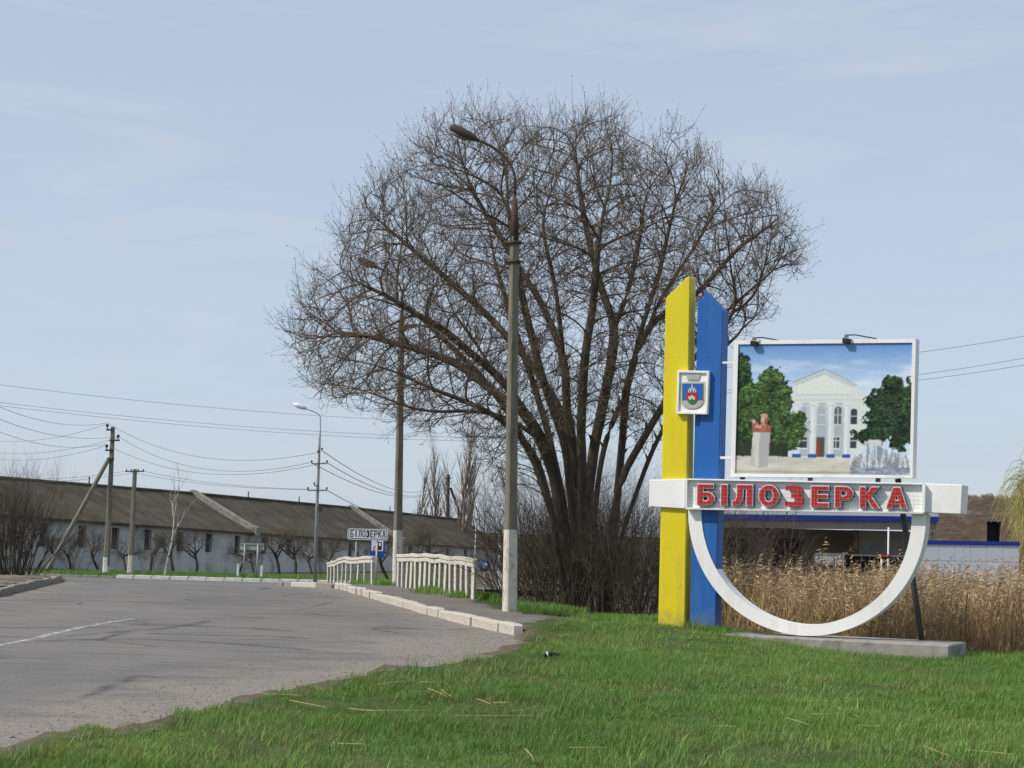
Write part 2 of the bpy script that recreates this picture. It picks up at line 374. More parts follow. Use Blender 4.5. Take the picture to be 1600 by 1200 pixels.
def asphalt_mat():
    m, nt, b = new_mat('asphalt'); b.inputs['Roughness'].default_value = .92; b.inputs['Specular IOR Level'].default_value = .2
    co = coords(nt)
    big = noise(nt, .22, 5, .6, coords(nt, scale=(1, .45, 1)), .5)
    col = ramp(nt, big, [(.32, (.150, .142, .134)), (.5, (.182, .171, .159)), (.68, (.212, .197, .180))])
    trk = noise(nt, .9, 5, .6, coords(nt, scale=(.35, 2.2, 1), rot=(0, 0, -.25)), 1.2)
    col = mixc(nt, maprange(nt, trk, .54, .70, 0, .7), col, (.098, .094, .090))
    fine = noise(nt, 55, 3, .7, co)
    col = mixc(nt, .7, col, ramp(nt, fine, [(.3, (.45, .45, .45)), (.7, (1.4, 1.4, 1.4))]), 'MULTIPLY')
    col = mixc(nt, maprange(nt, noise(nt, .8, 7, .7, co, .6), .52, .72, 0, .45), col, (.26, .235, .205))
    v = nt.nodes.new("ShaderNodeTexVoronoi"); v.feature = 'DISTANCE_TO_EDGE'; v.inputs['Scale'].default_value = .33
    wv = nt.nodes.new("ShaderNodeMix"); wv.data_type = 'VECTOR'; wv.inputs[0].default_value = .18
    nz = nt.nodes.new("ShaderNodeTexNoise"); nz.inputs['Scale'].default_value = 1.3; nz.inputs['Detail'].default_value = 5
    nt.links.new(co, nz.inputs['Vector']); nt.links.new(co, wv.inputs[4]); nt.links.new(nz.outputs[1], wv.inputs[5]); nt.links.new(wv.outputs[1], v.inputs['Vector'])
    ck = maprange(nt, v.outputs[0], 0, .018, .8, 0)
    ckm = nt.nodes.new("ShaderNodeMath"); ckm.operation = 'MULTIPLY'; nt.links.new(ck, ckm.inputs[0])
    nt.links.new(maprange(nt, noise(nt, .3, 3, .5, co), .46, .56, 0, 1), ckm.inputs[1])
    col = mixc(nt, ckm.outputs[0], col, (.05, .048, .046))
    # dusty gravel shoulder: distance to the road edge, broken up by noise
    a = nt.nodes.new("ShaderNodeAttribute"); a.attribute_name = "edge"
    ad = nt.nodes.new("ShaderNodeMath"); ad.operation = 'ADD'; nt.links.new(a.outputs['Fac'], ad.inputs[0])
    nt.links.new(maprange(nt, noise(nt, 1.1, 6, .65, co, .5), .25, .75, -1.1, 1.1), ad.inputs[1])
    dirt = ramp(nt, noise(nt, 22, 6, .7, co), [(.3, (.15, .128, .106)), (.5, (.245, .214, .180)), (.72, (.33, .292, .25))])
    col = mixc(nt, maprange(nt, ad.outputs[0], .35, 1.5, .9, 0), col, dirt)
    nt.links.new(col, b.inputs['Base Color'])
    bump(nt, b, noise(nt, 70, 4, .7, co), .5, .012)
    return m
MT['asphalt'] = asphalt_mat()
def soil_mat():
    m, nt, b = new_mat('ground_soil'); b.inputs['Roughness'].default_value = .95; b.inputs['Specular IOR Level'].default_value = .1
    co = coords(nt)
    g = ramp(nt, noise(nt, 1.4, 6, .65, co), [(.3, (.042, .060, .019)), (.55, (.068, .098, .030)), (.75, (.115, .112, .052))])
    d = ramp(nt, noise(nt, 9, 6, .7, co), [(.3, (.09, .072, .05)), (.7, (.17, .14, .105))])
    a = nt.nodes.new("ShaderNodeAttribute"); a.attribute_name = "bare"
    ad = nt.nodes.new("ShaderNodeMath"); ad.operation = 'ADD'; nt.links.new(a.outputs['Fac'], ad.inputs[0])
    nt.links.new(maprange(nt, noise(nt, 2.2, 6, .65, co, .3), .3, .7, -.35, .35), ad.inputs[1])
    nt.links.new(mixc(nt, maprange(nt, ad.outputs[0], .35, .65, 0, 1), g, d), b.inputs['Base Color'])
    bump(nt, b, noise(nt, 14, 6, .7, co), .6, .04)
    return m
MT['soil'] = soil_mat()
def walk_mat():
    m, nt, b = new_mat('pavement_asphalt'); b.inputs['Roughness'].default_value = .95; b.inputs['Specular IOR Level'].default_value = .15
    co = coords(nt)
    c = ramp(nt, noise(nt, 1.5, 6, .65, co, .4), [(.3, (.145, .132, .118)), (.52, (.19, .172, .15)), (.72, (.235, .205, .17))])
    c = mixc(nt, .7, c, ramp(nt, noise(nt, 45, 3, .7, co), [(.3, (.65, .65, .65)), (.7, (1.2, 1.2, 1.2))]), 'MULTIPLY')
    nt.links.new(c, b.inputs['Base Color']); bump(nt, b, noise(nt, 50, 4, .7, co), .5, .015)
    return m
MT['walk'] = walk_mat()
def roof_mat():
    m, nt, b = new_mat('mossy_roof'); b.inputs['Roughness'].default_value = .95; b.inputs['Specular IOR Level'].default_value = .1
    co = coords(nt)
    c = ramp(nt, noise(nt, .55, 7, .65, co, .4), [(.3, (.062, .052, .037)), (.5, (.092, .079, .058)), (.7, (.13, .114, .088))])
    c = mixc(nt, maprange(nt, noise(nt, 3.2, 6, .7, co), .55, .72, 0, .7), c, (.085, .082, .045))
    c = mixc(nt, maprange(nt, noise(nt, .25, 4, .6, co), .54, .68, 0, .6), c, (.13, .112, .085))
    nt.links.new(c, b.inputs['Base Color']); bump(nt, b, noise(nt, 5, 6, .7, co), .8, .06)
    return m
MT['roof'] = roof_mat()
def worn_paint():
    m, nt, b = new_mat('worn_road_paint'); b.inputs['Roughness'].default_value = .85
    b.inputs['Base Color'].default_value = (.55, .54, .52, 1)
    n = noise(nt, 7, 6, .75, coords(nt)); tr = nt.nodes.new("ShaderNodeBsdfTransparent"); mx = nt.nodes.new("ShaderNodeMixShader")
    nt.links.new(maprange(nt, n, .42, .56, .1, 1), mx.inputs[0]); nt.links.new(b.outputs[0], mx.inputs[1]); nt.links.new(tr.outputs[0], mx.inputs[2])
    nt.links.new(mx.outputs[0], nt.nodes["Material Output"].inputs[0]); return m
MT['road_paint'] = worn_paint()

# ------------------------------------------------------------------ ground, road, pavement
def graded(a, segs):
    out = [a]
    for end, st in segs:
        k = max(1, int(round((end - out[-1]) / st))); out += list(np.linspace(out[-1], end, k + 1)[1:])
    return np.array(out)
gx = graded(-2500, [(-300, 220), (-60, 20), (-16, 2), (-13.5, .5), (11, .22), (16, .6), (60, 3), (300, 20), (2500, 220)])
gy = graded(-60, [(8, 4), (12, .5), (46, .22), (70, .5), (125, 1.0), (260, 6), (600, 40), (4000, 340)])
XX, YY = np.meshgrid(gx, gy); nxg, nyg = len(gx), len(gy)
ZZ = ground_z(XX.ravel(), YY.ravel())
def grid_faces(nx, ny):
    i = (np.arange(ny - 1)[:, None] * nx + np.arange(nx - 1)[None, :]).ravel()
    return np.stack([i, i + 1, i + nx + 1, i + nx], 1)
PP = np.stack([XX.ravel(), YY.ravel()], 1)
ground_me = np_mesh("ground", np.column_stack([PP, ZZ]), [grid_faces(nxg, nyg)], MT['soil'], True)
bare = np.where(inside(PP, DITCH), sstep(seg_dist(PP, DITCH) / 1.2 - .3), 0)
bare = np.maximum(bare, .62 * sstep((1.1 - np.hypot((PP[:, 0] - 0.95) / .9, (PP[:, 1] - 34.3) / 3.2)) / .7))
bare = np.maximum(bare, sstep((.6 - np.abs(sdist(PP, ROAD))) / .5) * .8 * (PP[:, 1] < 60))
bare = np.maximum(bare, (PP[:, 1] > 128) * .5); bare = np.maximum(bare, ((PP[:, 0] < -10) & (PP[:, 0] > -22) & (PP[:, 1] > 25) & (PP[:, 1] < 56)) * .95)
aa = ground_me.attributes.new("bare", 'FLOAT', 'POINT'); aa.data.foreach_set("value", bare.astype(np.float32))
setp(link_mesh("ground", ground_me), "rolling grassy verge and soil that everything stands on", None, None, "structure")

def sheet(name, poly, grow, step, zoff, material, ymin=-12, ymax=112, edge=None, zfun=base_z):
    P = np.array(poly); x0, x1 = P[:, 0].min() - grow, P[:, 0].max() + grow
    xs = graded(max(x0, -90), [(max(min(-14, x1), x0 + .1), 2.0), (min(x1, 12), step)] + ([(x1, 3.0)] if x1 > 12 else []))
    ys = graded(max(P[:, 1].min() - grow, ymin), [(min(60, P[:, 1].max()), step)] + ([(min(P[:, 1].max() + grow, ymax), 1.0)] if P[:, 1].max() > 60 else []))
    X, Y = np.meshgrid(xs, ys); Q = np.stack([X.ravel(), Y.ravel()], 1)
    sd_ = sdist(Q, poly); F = grid_faces(len(xs), len(ys)); keep = (sd_[F] < grow).all(1); F = F[keep]
    used = np.unique(F); rm = -np.ones(len(Q), int); rm[used] = np.arange(len(used))
    Q = Q[used]; z = zfun(Q[:, 0], Q[:, 1]) + zoff
    me = np_mesh(name, np.column_stack([Q, z]), [rm[F]], material, True)
    if edge is not None:
        e = me.attributes.new("edge", 'FLOAT', 'POINT'); e.data.foreach_set("value", edge(Q).astype(np.float32))
    return me
def road_edge_dist(Q):
    d = seg_dist(Q, ROAD_EDGE, False) - .35 * sstep((14 - np.abs(Q[:, 1] - 17)) / 12) + .0
    d2 = seg_dist(Q, LEFT_KERB, False) + .55; d3 = seg_dist(Q, KERB_LINE + NOSE_LINE, False) + .35
    bay = np.hypot((Q[:, 0] + 0.55) / 1.5, (Q[:, 1] - 27.3) / 2.6) * 1.6 - .9
    return np.minimum(np.minimum(np.minimum(d, d2), d3), bay)
road_me = sheet("road", ROAD, .38, .25, -.03, MT['asphalt'], edge=road_edge_dist)
setp(link_mesh("road", road_me), "worn grey asphalt road curving away to the left", None, None, "structure")
WALK_BACK = WALK[len(KERB_LINE) + len(NOSE_LINE) - 1:] + [(.9, 31.6), (.3, 30.2)]
def walk_z(X, Y):
    Q = np.stack([X, Y], 1); d = seg_dist(Q, WALK_BACK, False) + .25 * (np.sin(X * 5.1 + Y * 2.3) * np.sin(Y * 3.7))
    return ground_z(X, Y, False) + .025 - .09 * (1 - sstep(d / .5))
walk_me = sheet("pavement", WALK, .0, .12, 0.0, MT['walk'], zfun=walk_z)
setp(link_mesh("pavement", walk_me), "narrow asphalt pavement between kerb and railing", None, None, "structure")

ISLAND = LEFT_KERB + [(-16, 55.5), (-24, 55.5), (-24, 26)]
isl_me = sheet("pavement", ISLAND, .0, .25, 0.0, MT['walk'], zfun=lambda X, Y: ground_z(X, Y, False) + .03)
setp(link_mesh("pavement", isl_me), "dusty paved island behind the bare kerb at the left edge", None, None, "structure")
def strip(name, pts, w, zoff, material, label):
    V = []; F = []
    pts = np.array(pts)
    for i, p in enumerate(pts):
        d = pts[min(i + 1, len(pts) - 1)] - pts[max(i - 1, 0)]; d = d / np.linalg.norm(d); n = np.array([-d[1], d[0]])
        for s in (-.5, .5):
            q = p + n * w * s; V.append((q[0], q[1], float(base_z(q[0], q[1])) - .03 + zoff))
    F = [(2 * i, 2 * i + 1, 2 * i + 3, 2 * i + 2) for i in range(len(pts) - 1)]
    return setp(link_mesh(name, py_mesh(name, V, F, material)), label, None, None, "structure")
cl = [gp(x, y)[:2] for x, y in ((-260, 1049), (-120, 1026), (0, 1005), (50, 996), (90, 986), (130, 977), (170, 970), (212, 964))]
cl2 = []
for i in range(len(cl) - 1):
    for t in np.linspace(0, 1, 8)[:-1]: cl2.append(cl[i] * (1 - t) + cl[i + 1] * t)
strip("road_line", cl2, .13, .005, MT['road_paint'], "worn white centre line painted on the asphalt")

def tyre_mat():
    m, nt, b = new_mat('tyre_rubber_smear'); b.inputs['Roughness'].default_value = .8; b.inputs['Base Color'].default_value = (.055, .052, .05, 1)
    n = noise(nt, 2.5, 6, .7, coords(nt)); tr = nt.nodes.new("ShaderNodeBsdfTransparent"); mx = nt.nodes.new("ShaderNodeMixShader")
    nt.links.new(maprange(nt, n, .35, .65, .98, .55), mx.inputs[0]); nt.links.new(b.outputs[0], mx.inputs[1]); nt.links.new(tr.outputs[0], mx.inputs[2])
    nt.links.new(mx.outputs[0], nt.nodes["Material Output"].inputs[0]); return m
MT['tyre'] = tyre_mat()
for k, (pts, w_) in enumerate((([(60, 999), (140, 996.5), (225, 996), (337, 1001), (420, 1007), (502, 1014)], .22), ([(100, 991), (180, 985), (251, 980), (300, 973), (330, 967)], .2), ([(230, 987), (330, 990), (420, 991), (500, 996)], .3), ([(200, 973), (290, 975), (390, 979), (470, 985)], .35))):
    q = [gp(*p)[:2] for p in pts]; q2 = []
    for i in range(len(q) - 1):
        for t in np.linspace(0, 1, 7)[:-1]: q2.append(q[i] * (1 - t) + q[i + 1] * t)
    strip("tyre_mark", q2, w_, .006 + .002 * k, MT['tyre'], "dark tyre mark smeared across the bend in the road, %s of four" % ("first", "second", "third", "last")[k])

# kerbs: every stone its own piece
def resample(line, L):
    P = np.array(line, float); s = np.concatenate([[0], np.cumsum(np.hypot(*np.diff(P, axis=0).T))])
    t = np.arange(0, s[-1], L); return np.column_stack([np.interp(t, s, P[:, k]) for k in range(2)]), np.column_stack([np.interp(np.minimum(t + L, s[-1]), s, P[:, k]) for k in range(2)])
V, F = box_vf(-.5, .5, -.5, .5, -.5, .5)
def kerb(line, L, mats, label, w=.17, top=.15, jit=.02, low=.3):
    root = empty("kerb", (line[0][0], line[0][1], 0), label, None, None, "structure")
    rng = random.Random(len(line) * 7 + int(L * 100)); mes = []
    for mm in mats:
        bmv = [(x, y, z) for x, y, z in V]; me = py_mesh("kerb_stone", bmv, F, mm, bevel=.09); mes.append(me)
    A, B = resample(line, L)
    for k, (a, b) in enumerate(zip(A, B)):
        c = (a + b) / 2; d = b - a; ln = np.hypot(*d)
        if ln < .2: continue
        o = bpy.data.objects.new("kerb_stone", mes[min(int(rng.random() * len(mes)), len(mes) - 1)]); COL.objects.link(o); o.parent = root
        z = float(base_z(c[0], c[1])) + rng.uniform(-jit, jit) * .6
        o.location = (c[0] - root.location[0] + rng.uniform(-jit, jit), c[1] - root.location[1], z + top - low / 2)
        zs = float(base_z(b[0], b[1]) - base_z(a[0], a[1]))
        o.rotation_euler = (rng.uniform(-.03, .03), -math.atan2(zs, ln) + rng.uniform(-.008, .008), math.atan2(d[1], d[0]) + rng.uniform(-.02, .02))
        o.scale = (ln - .025, w, low)
    return root
kerb(KERB_LINE, 1.02, [MT['kerb_paint']], "whitewashed kerb stones along the pavement beside the railing", top=.125, jit=.035)
kerb(NOSE_LINE, .9, [MT['kerb_paint'], MT['kerb_grey']], "low kerb stones around the far tip of the pavement", top=.12)
kerb(LEFT_KERB, 1.02, [MT['kerb_grey']], "bare grey kerb stones at the left edge of the road", top=.13)
kerb([(-21.2, 104.75)] + FAR_KERB[3:6], 1.0, [MT['kerb_white']], "white painted kerb stones across the far side of the road", w=.2, top=.16)
kerb(FAR_KERB[:2] + [(-21.3, 104.75)], 1.0, [MT['kerb_grey']], "unpainted kerb stones on the far verge near the braced pole", top=.08)

# ------------------------------------------------------------------ entrance sign
SA = math.radians(25)
SU = np.array([math.cos(SA), -math.sin(SA), 0]); SN = np.array([-math.sin(SA), -math.cos(SA), 0]); SW = np.array([0, 0, 1.0])
SO = at(1028, 978, 31.2)
sign = empty("town_entrance_sign", SO, "tall town entrance sign with yellow and blue pillars and a picture board", "sign")
def sp(px, py, v=0.0):
    """sign plane coordinates (along, up) of the point seen at (px,py) on the plane v metres in front"""
    d = ray(px, py); t = ((SO + SN * v - EYE) @ SN) / (d @ SN); q = EYE + d * t - SO
    return np.array([q @ SU, q[2]])
def s3(u, w, v): return SU * u + SW * w + SN * v
def splate(name, pts, v0, v1, material, parent=sign, bevel=0.0):
    """polygon pts (along, up) as a solid between depths v0 and v1"""
    Vv, Ff = prism_vf([s3(u, w, 0) for u, w in pts], SN * v0, SN * v1)
    return link_mesh(name, py_mesh(name, Vv, Ff, material, bevel), None, parent)
def px_plate(name, pts, v0, v1, material, parent=sign, bevel=0.0):
    return splate(name, [sp(x, y, v1) for x, y in pts], v0, v1, material, parent, bevel)
px_plate("yellow_pillar", [(1027.5, 1000), (1069.5, 1000), (1078, 432), (1074.5, 432), (1040, 466)], -.30, 0, MT['yellow'], bevel=.012)
bp = px_plate("blue_pillar", [(1083.5, 1005), (1117, 1005), (1129.5, 485), (1099.5, 453.5)], -.30, 0, MT['blue'], bevel=.012)
px_plate("blue_pillar_rib", [(1077, 1003), (1085, 1003), (1099.5, 467), (1090.5, 467)], -.26, -.05, MT['blue'])
px_plate("joining_bar", [(1068, 600), (1092, 601), (1091.5, 606), (1068, 605)], -.2, -.12, MT['white_panel'])
# crossbar: two end blocks, middle box with raised rim, letters, wire net
px_plate("end_block", [(1014.5, 749.5), (1070.5, 748.5), (1070, 795), (1014, 791.5)], -.38, .06, MT['white_panel'], bevel=.01)
px_plate("end_block", [(1444, 755), (1504, 757.5), (1501.5, 803.5), (1444, 801)], -.38, .06, MT['white_panel'], bevel=.01)
xb = px_plate("crossbar", [(1072, 749.5), (1442.5, 757), (1441.5, 800), (1072, 793)], -.36, .07, MT['letter_panel'])
for pts in ([(1071, 747.6), (1444, 755), (1444, 757.6), (1071, 750)], [(1071, 793), (1443, 800), (1443, 803), (1071, 796)],
            [(1071, 750), (1074, 750), (1073.5, 793.2), (1070.8, 793)], [(1441, 757), (1446, 757.2), (1445, 801), (1440.5, 801)]):
    px_plate("rim", pts, -.2, .15, MT['white_panel'], xb, .004)

def text_shapes(ch, off=0.0):
    c = bpy.data.curves.new("glyph", 'FONT'); c.body = ch; c.offset = off; c.resolution_u = 6
    o = bpy.data.objects.new("glyph", c); COL.objects.link(o); bpy.context.view_layer.update()
    me = bpy.data.meshes.new_from_object(o.evaluated_get(bpy.context.evaluated_depsgraph_get()))
    bpy.data.objects.remove(o); bpy.data.curves.remove(c); return me
def glyph(ch, off):
    """flat glyph as (verts 2-D, faces)"""
    if ch in 'ІI':
        return np.array([(0 - off, 0 - off), (.17 + off, 0 - off), (.17 + off, .73 + off), (0 - off, .73 + off)]), [(0, 1, 2, 3)]
    me = text_shapes(ch, off)
    Vg = np.array([v.co[:2] for v in me.vertices]); Fg = [tuple(p.vertices) for p in me.polygons]; bpy.data.meshes.remove(me); return Vg, Fg
def solid_glyph(name, ch, off, ref, rect, tr, v0, v1, material, parent):
    """glyph fitted by its reference bounds into rect, extruded between depths v0..v1; tr(u,w,v) -> point"""
    Vg, Fg = glyph(ch, off)
    (a0, b0), (a1, b1) = ref
    q = (Vg - [a0, b0]) / [a1 - a0, b1 - b0]; u = rect[0] + q[:, 0] * (rect[2] - rect[0]); w = rect[1] + q[:, 1] * (rect[3] - rect[1])
    bm = bmesh.new(); vs = [bm.verts.new(tuple(tr(a, b, v0))) for a, b in zip(u, w)]
    for f in Fg:
        try: bm.faces.new([vs[i] for i in f])
        except ValueError: pass
    bmesh.ops.remove_doubles(bm, verts=bm.verts, dist=1e-4)
    ext = bmesh.ops.extrude_face_region(bm, geom=list(bm.faces)); dv = np.array(tr(0, 0, v1)) - np.array(tr(0, 0, v0))
    bmesh.ops.translate(bm, vec=Vector(dv), verts=[e for e in ext['geom'] if isinstance(e, bmesh.types.BMVert)])
    bmesh.ops.recalc_face_normals(bm, faces=bm.faces)
    me = bpy.data.meshes.new(name); bm.to_mesh(me); bm.free(); me.materials.append(material)
    return link_mesh(name, me, None, parent)
def bounds(ch, off):
    Vg, _ = glyph(ch, off); return Vg.min(0), Vg.max(0)
def arcp(cx, cy, rx, ry, a0, a1, n=10): return [(cx + rx * math.cos(math.radians(a0 + (a1 - a0) * k / n)), cy + ry * math.sin(math.radians(a0 + (a1 - a0) * k / n))) for k in range(n + 1)]
HAND = {
    'Б': [[(0, 0), (.48, 0)] + arcp(.48, .31, .36, .31, -80, 80) + [(.48, .62), (.28, .62), (.28, .79), (.78, .79), (.78, 1), (0, 1)], [(.28, .2)] + [(.28, .42)] + arcp(.44, .31, .12, .11, 80, -80, 6)],
    'І': [[(0, 0), (.3, 0), (.3, 1), (0, 1)]],
    'Л': [[(.62, 0), (.9, 0), (.9, 1), (.2, 1), (.2, .6), (.18, .36), (.13, .24), (0, .22), (0, 0), (.12, -.01), (.3, .05), (.42, .19), (.46, .4), (.47, .79), (.62, .79)]],
    'О': [arcp(.5, .5, .5, .51, 0, 351, 39), arcp(.5, .5, .21, .29, 0, -348, 29)],
    'З': [[(.07, .765), (.2, .80), (.33, .82), (.44, .79), (.485, .71), (.45, .63), (.37, .60), (.29, .595), (.29, .43), (.38, .425), (.49, .39), (.54, .30), (.47, .21), (.33, .185), (.18, .20), (.04, .245), (0, .245), (0, .055), (.1, .03), (.28, 0), (.48, 0), (.68, .05), (.80, .18), (.82, .34), (.75, .46), (.62, .53), (.74, .62), (.77, .76), (.72, .9), (.58, .98), (.38, 1.0), (.2, .985), (.04, .94), (.04, .765)][::-1]],
    'Е': [[(0, 0), (.8, 0), (.8, .21), (.28, .21), (.28, .40), (.75, .40), (.75, .60), (.28, .60), (.28, .79), (.8, .79), (.8, 1), (0, 1)]],
    'Р': [[(0, 0), (.28, 0), (.28, .34), (.43, .34)] + arcp(.43, .67, .4, .33, -80, 80) + [(.43, 1), (0, 1)], [(.28, .54), (.28, .80)] + arcp(.40, .67, .14, .13, 80, -80, 6)],
    'К': [[(.28, .62), (.57, 1), (.91, 1), (.55, .56), (.95, 0), (.62, 0), (.36, .41), (.28, .33), (.28, 0), (0, 0), (0, 1), (.28, 1)][::-1]],
    'А': [[(0, 0), (.28, 0), (.35, .2), (.67, .2), (.74, 0), (1.02, 0), (.68, 1), (.34, 1)], [(.41, .38), (.505, .70), (.60, .38)]],
    'М': [[(0, 0), (.24, 0), (.24, .6), (.5, .12), (.76, .6), (.76, 0), (1, 0), (1, 1), (.76, 1), (.5, .5), (.24, 1), (0, 1)]],
    'Н': [[(0, 0), (.26, 0), (.26, .4), (.6, .4), (.6, 0), (.86, 0), (.86, 1), (.6, 1), (.6, .62), (.26, .62), (.26, 1), (0, 1)]],
    'Т': [[(.3, 0), (.56, 0), (.56, .78), (.86, .78), (.86, 1), (0, 1), (0, .78), (.3, .78)]],
}
def offset_loop(L, d):
    P = np.array(L, float); a = P - np.roll(P, 1, 0); b = np.roll(P, -1, 0) - P; na = np.stack([a[:, 1], -a[:, 0]], 1); nb = np.stack([b[:, 1], -b[:, 0]], 1)
    na /= np.linalg.norm(na, axis=1, keepdims=True); nb /= np.linalg.norm(nb, axis=1, keepdims=True); m = na + nb; k = (m * na).sum(1, keepdims=True)
    return P + d * m / np.maximum(k, .45)
def glyph(ch, off):
    """flat bold block letter: loops offset by off, filled with holes"""
    from mathutils.geometry import tessellate_polygon
    loops = [offset_loop(L, off) for L in HAND[ch]]
    tri = tessellate_polygon([[Vector((x, y, 0)) for x, y in L] for L in loops])
    return np.concatenate(loops), [tuple(t) for t in tri]
LET = [('Б', 1088.5, 1116), ('І', 1125.5, 1136), ('Л', 1143.5, 1175.5), ('О', 1184.5, 1217), ('З', 1226.5, 1254.5), ('Е', 1266.5, 1294.5), ('Р', 1303.5, 1332.5), ('К', 1342.5, 1374), ('А', 1384, 1417)]
for ch, xa, xb_ in LET:
    yt = 756.3 + (xa - 1088) * .0172; yb = yt + 32.5
    a = sp(xa, yb + .15, .2); b = sp(xb_, yt, .2); rect = (a[0], a[1], b[0], b[1])
    ref = bounds(ch, .0)
    body = solid_glyph("letter", ch, .025, ref, rect, s3, .072, .17, MT['letter_side'], xb)
    solid_glyph("letter_edge", ch, .025, ref, rect, s3, .171, .178, MT['letter_rim'], body)
    solid_glyph("letter_face", ch, -.022, ref, rect, s3, .179, .19, MT['red'], body)
# wire net in front of the letters
net = []
u0, w0 = sp(1074, 793, .2); u1, w1 = sp(1441, 757, .2); wA = sp(1074, 750.5, .2)[1]; wB = sp(1441, 800, .2)[1]
def net_bar(a, b, r=.0013):
    Vn, Fn = frusta([a], [b], [r], [r], 4); return Vn, Fn
for k in range(1, 56):
    t = k / 56; uu = u0 + (u1 - u0) * t; net.append(net_bar(s3(uu, w0 + (wB - w0) * t, .2), s3(uu, wA + (w1 - wA) * t, .2)))
for k in range(1, 7):
    t = k / 7; net.append(net_bar(s3(u0, w0 + (wA - w0) * t, .2), s3(u1, wB + (w1 - wB) * t, .2)))
Vn, Fn = join_np(net); link_mesh("wire_net", np_mesh("wire_net", Vn, Fn, MT['net']), None, xb)
# hanging half ring
ro = []; ri = []
for k in range(65):
    t = math.pi * k / 64; cy = 800.0 + 3.4 * math.cos(math.pi - t) * -1
    ro.append(sp(1261 - 186 * math.cos(t), (799.5 - 4 * math.cos(t)) + 194 * math.sin(t) ** .97, .02))
    ri.append(sp(1260 - 164.5 * math.cos(t), (799.5 - 4 * math.cos(t)) + 176.5 * math.sin(t) ** .97, .02))
Vr = []; Fr = []
for v in (-.27, .02):
    for p in ro + ri: Vr.append(s3(p[0], p[1], v))
n = 65
for k in range(n - 1):
    Fr += [(k, k + 1, n + k + 1, n + k), (2 * n + k, 3 * n + k, 3 * n + k + 1, 2 * n + k + 1), (k, 2 * n + k, 2 * n + k + 1, k + 1), (n + k, n + k + 1, 3 * n + k + 1, 3 * n + k)]
Fr += [(0, n, 3 * n, 2 * n), (n - 1, 3 * n - 1, 4 * n - 1, 2 * n - 1)]
link_mesh("half_ring", py_mesh("half_ring", Vr, Fr, MT['white_panel']), None, sign)
# picture board
OUT = [(1146.5, 532), (1437 - 6, 528.9), (1431.7 - 6, 747), (1141, 744.8)]
INN = [(1153.5, 538), (1425.5, 535.3), (1421.5, 742.5), (1148, 739.6)]
board = empty("picture_board", (0, 0, 0)); board.parent = sign
for i in range(4):
    j = (i + 1) % 4; px_plate("frame_bar", [OUT[i], OUT[j], INN[j], INN[i]], -.18, .06, MT['white_panel'], board)
px_plate("back_sheet", [(1150, 535), (1427, 532), (1423, 744), (1145, 742)], -.10, -.03, MT['sign_back'], board)
for pts in ([(1125, 565), (1147, 565), (1147, 568), (1125, 568)], [(1119, 713), (1143, 713), (1143, 717), (1119, 717)]):
    px_plate("bracket", pts, -.1, -.02, MT['white_panel'], board)
for x in (1156, 1262, 1368):
    px_plate("support_leg", [(x, 738), (x + 7, 738), (x + 7, 756), (x, 756)], -.16, -.12, MT['grey_metal'], board)
for x, y in ((1178, 536.5), (1322, 532.5)):
    c = sp(x, y, .13)
    fl = splate("floodlight", [(c[0] - .065, c[1] - .03), (c[0] + .05, c[1] - .045), (c[0] + .065, c[1] + .03), (c[0] - .06, c[1] + .05)], .064, .13, MT['black'], board, .008)
    splate("floodlight_bracket", [(c[0] - .03, c[1] + .05), (c[0] + .035, c[1] + .045), (c[0] + .03, c[1] + .095), (c[0] - .02, c[1] + .1)], .11, .14, MT['grey_metal'], fl)
    tube("floodlight_arm", [s3(c[0], c[1] + .09, .125), s3(c[0] + .12, c[1] + .10, .04), s3(c[0] + .42, c[1] + .05, -.12)], .010, 6, MT['dark_metal'], fl)

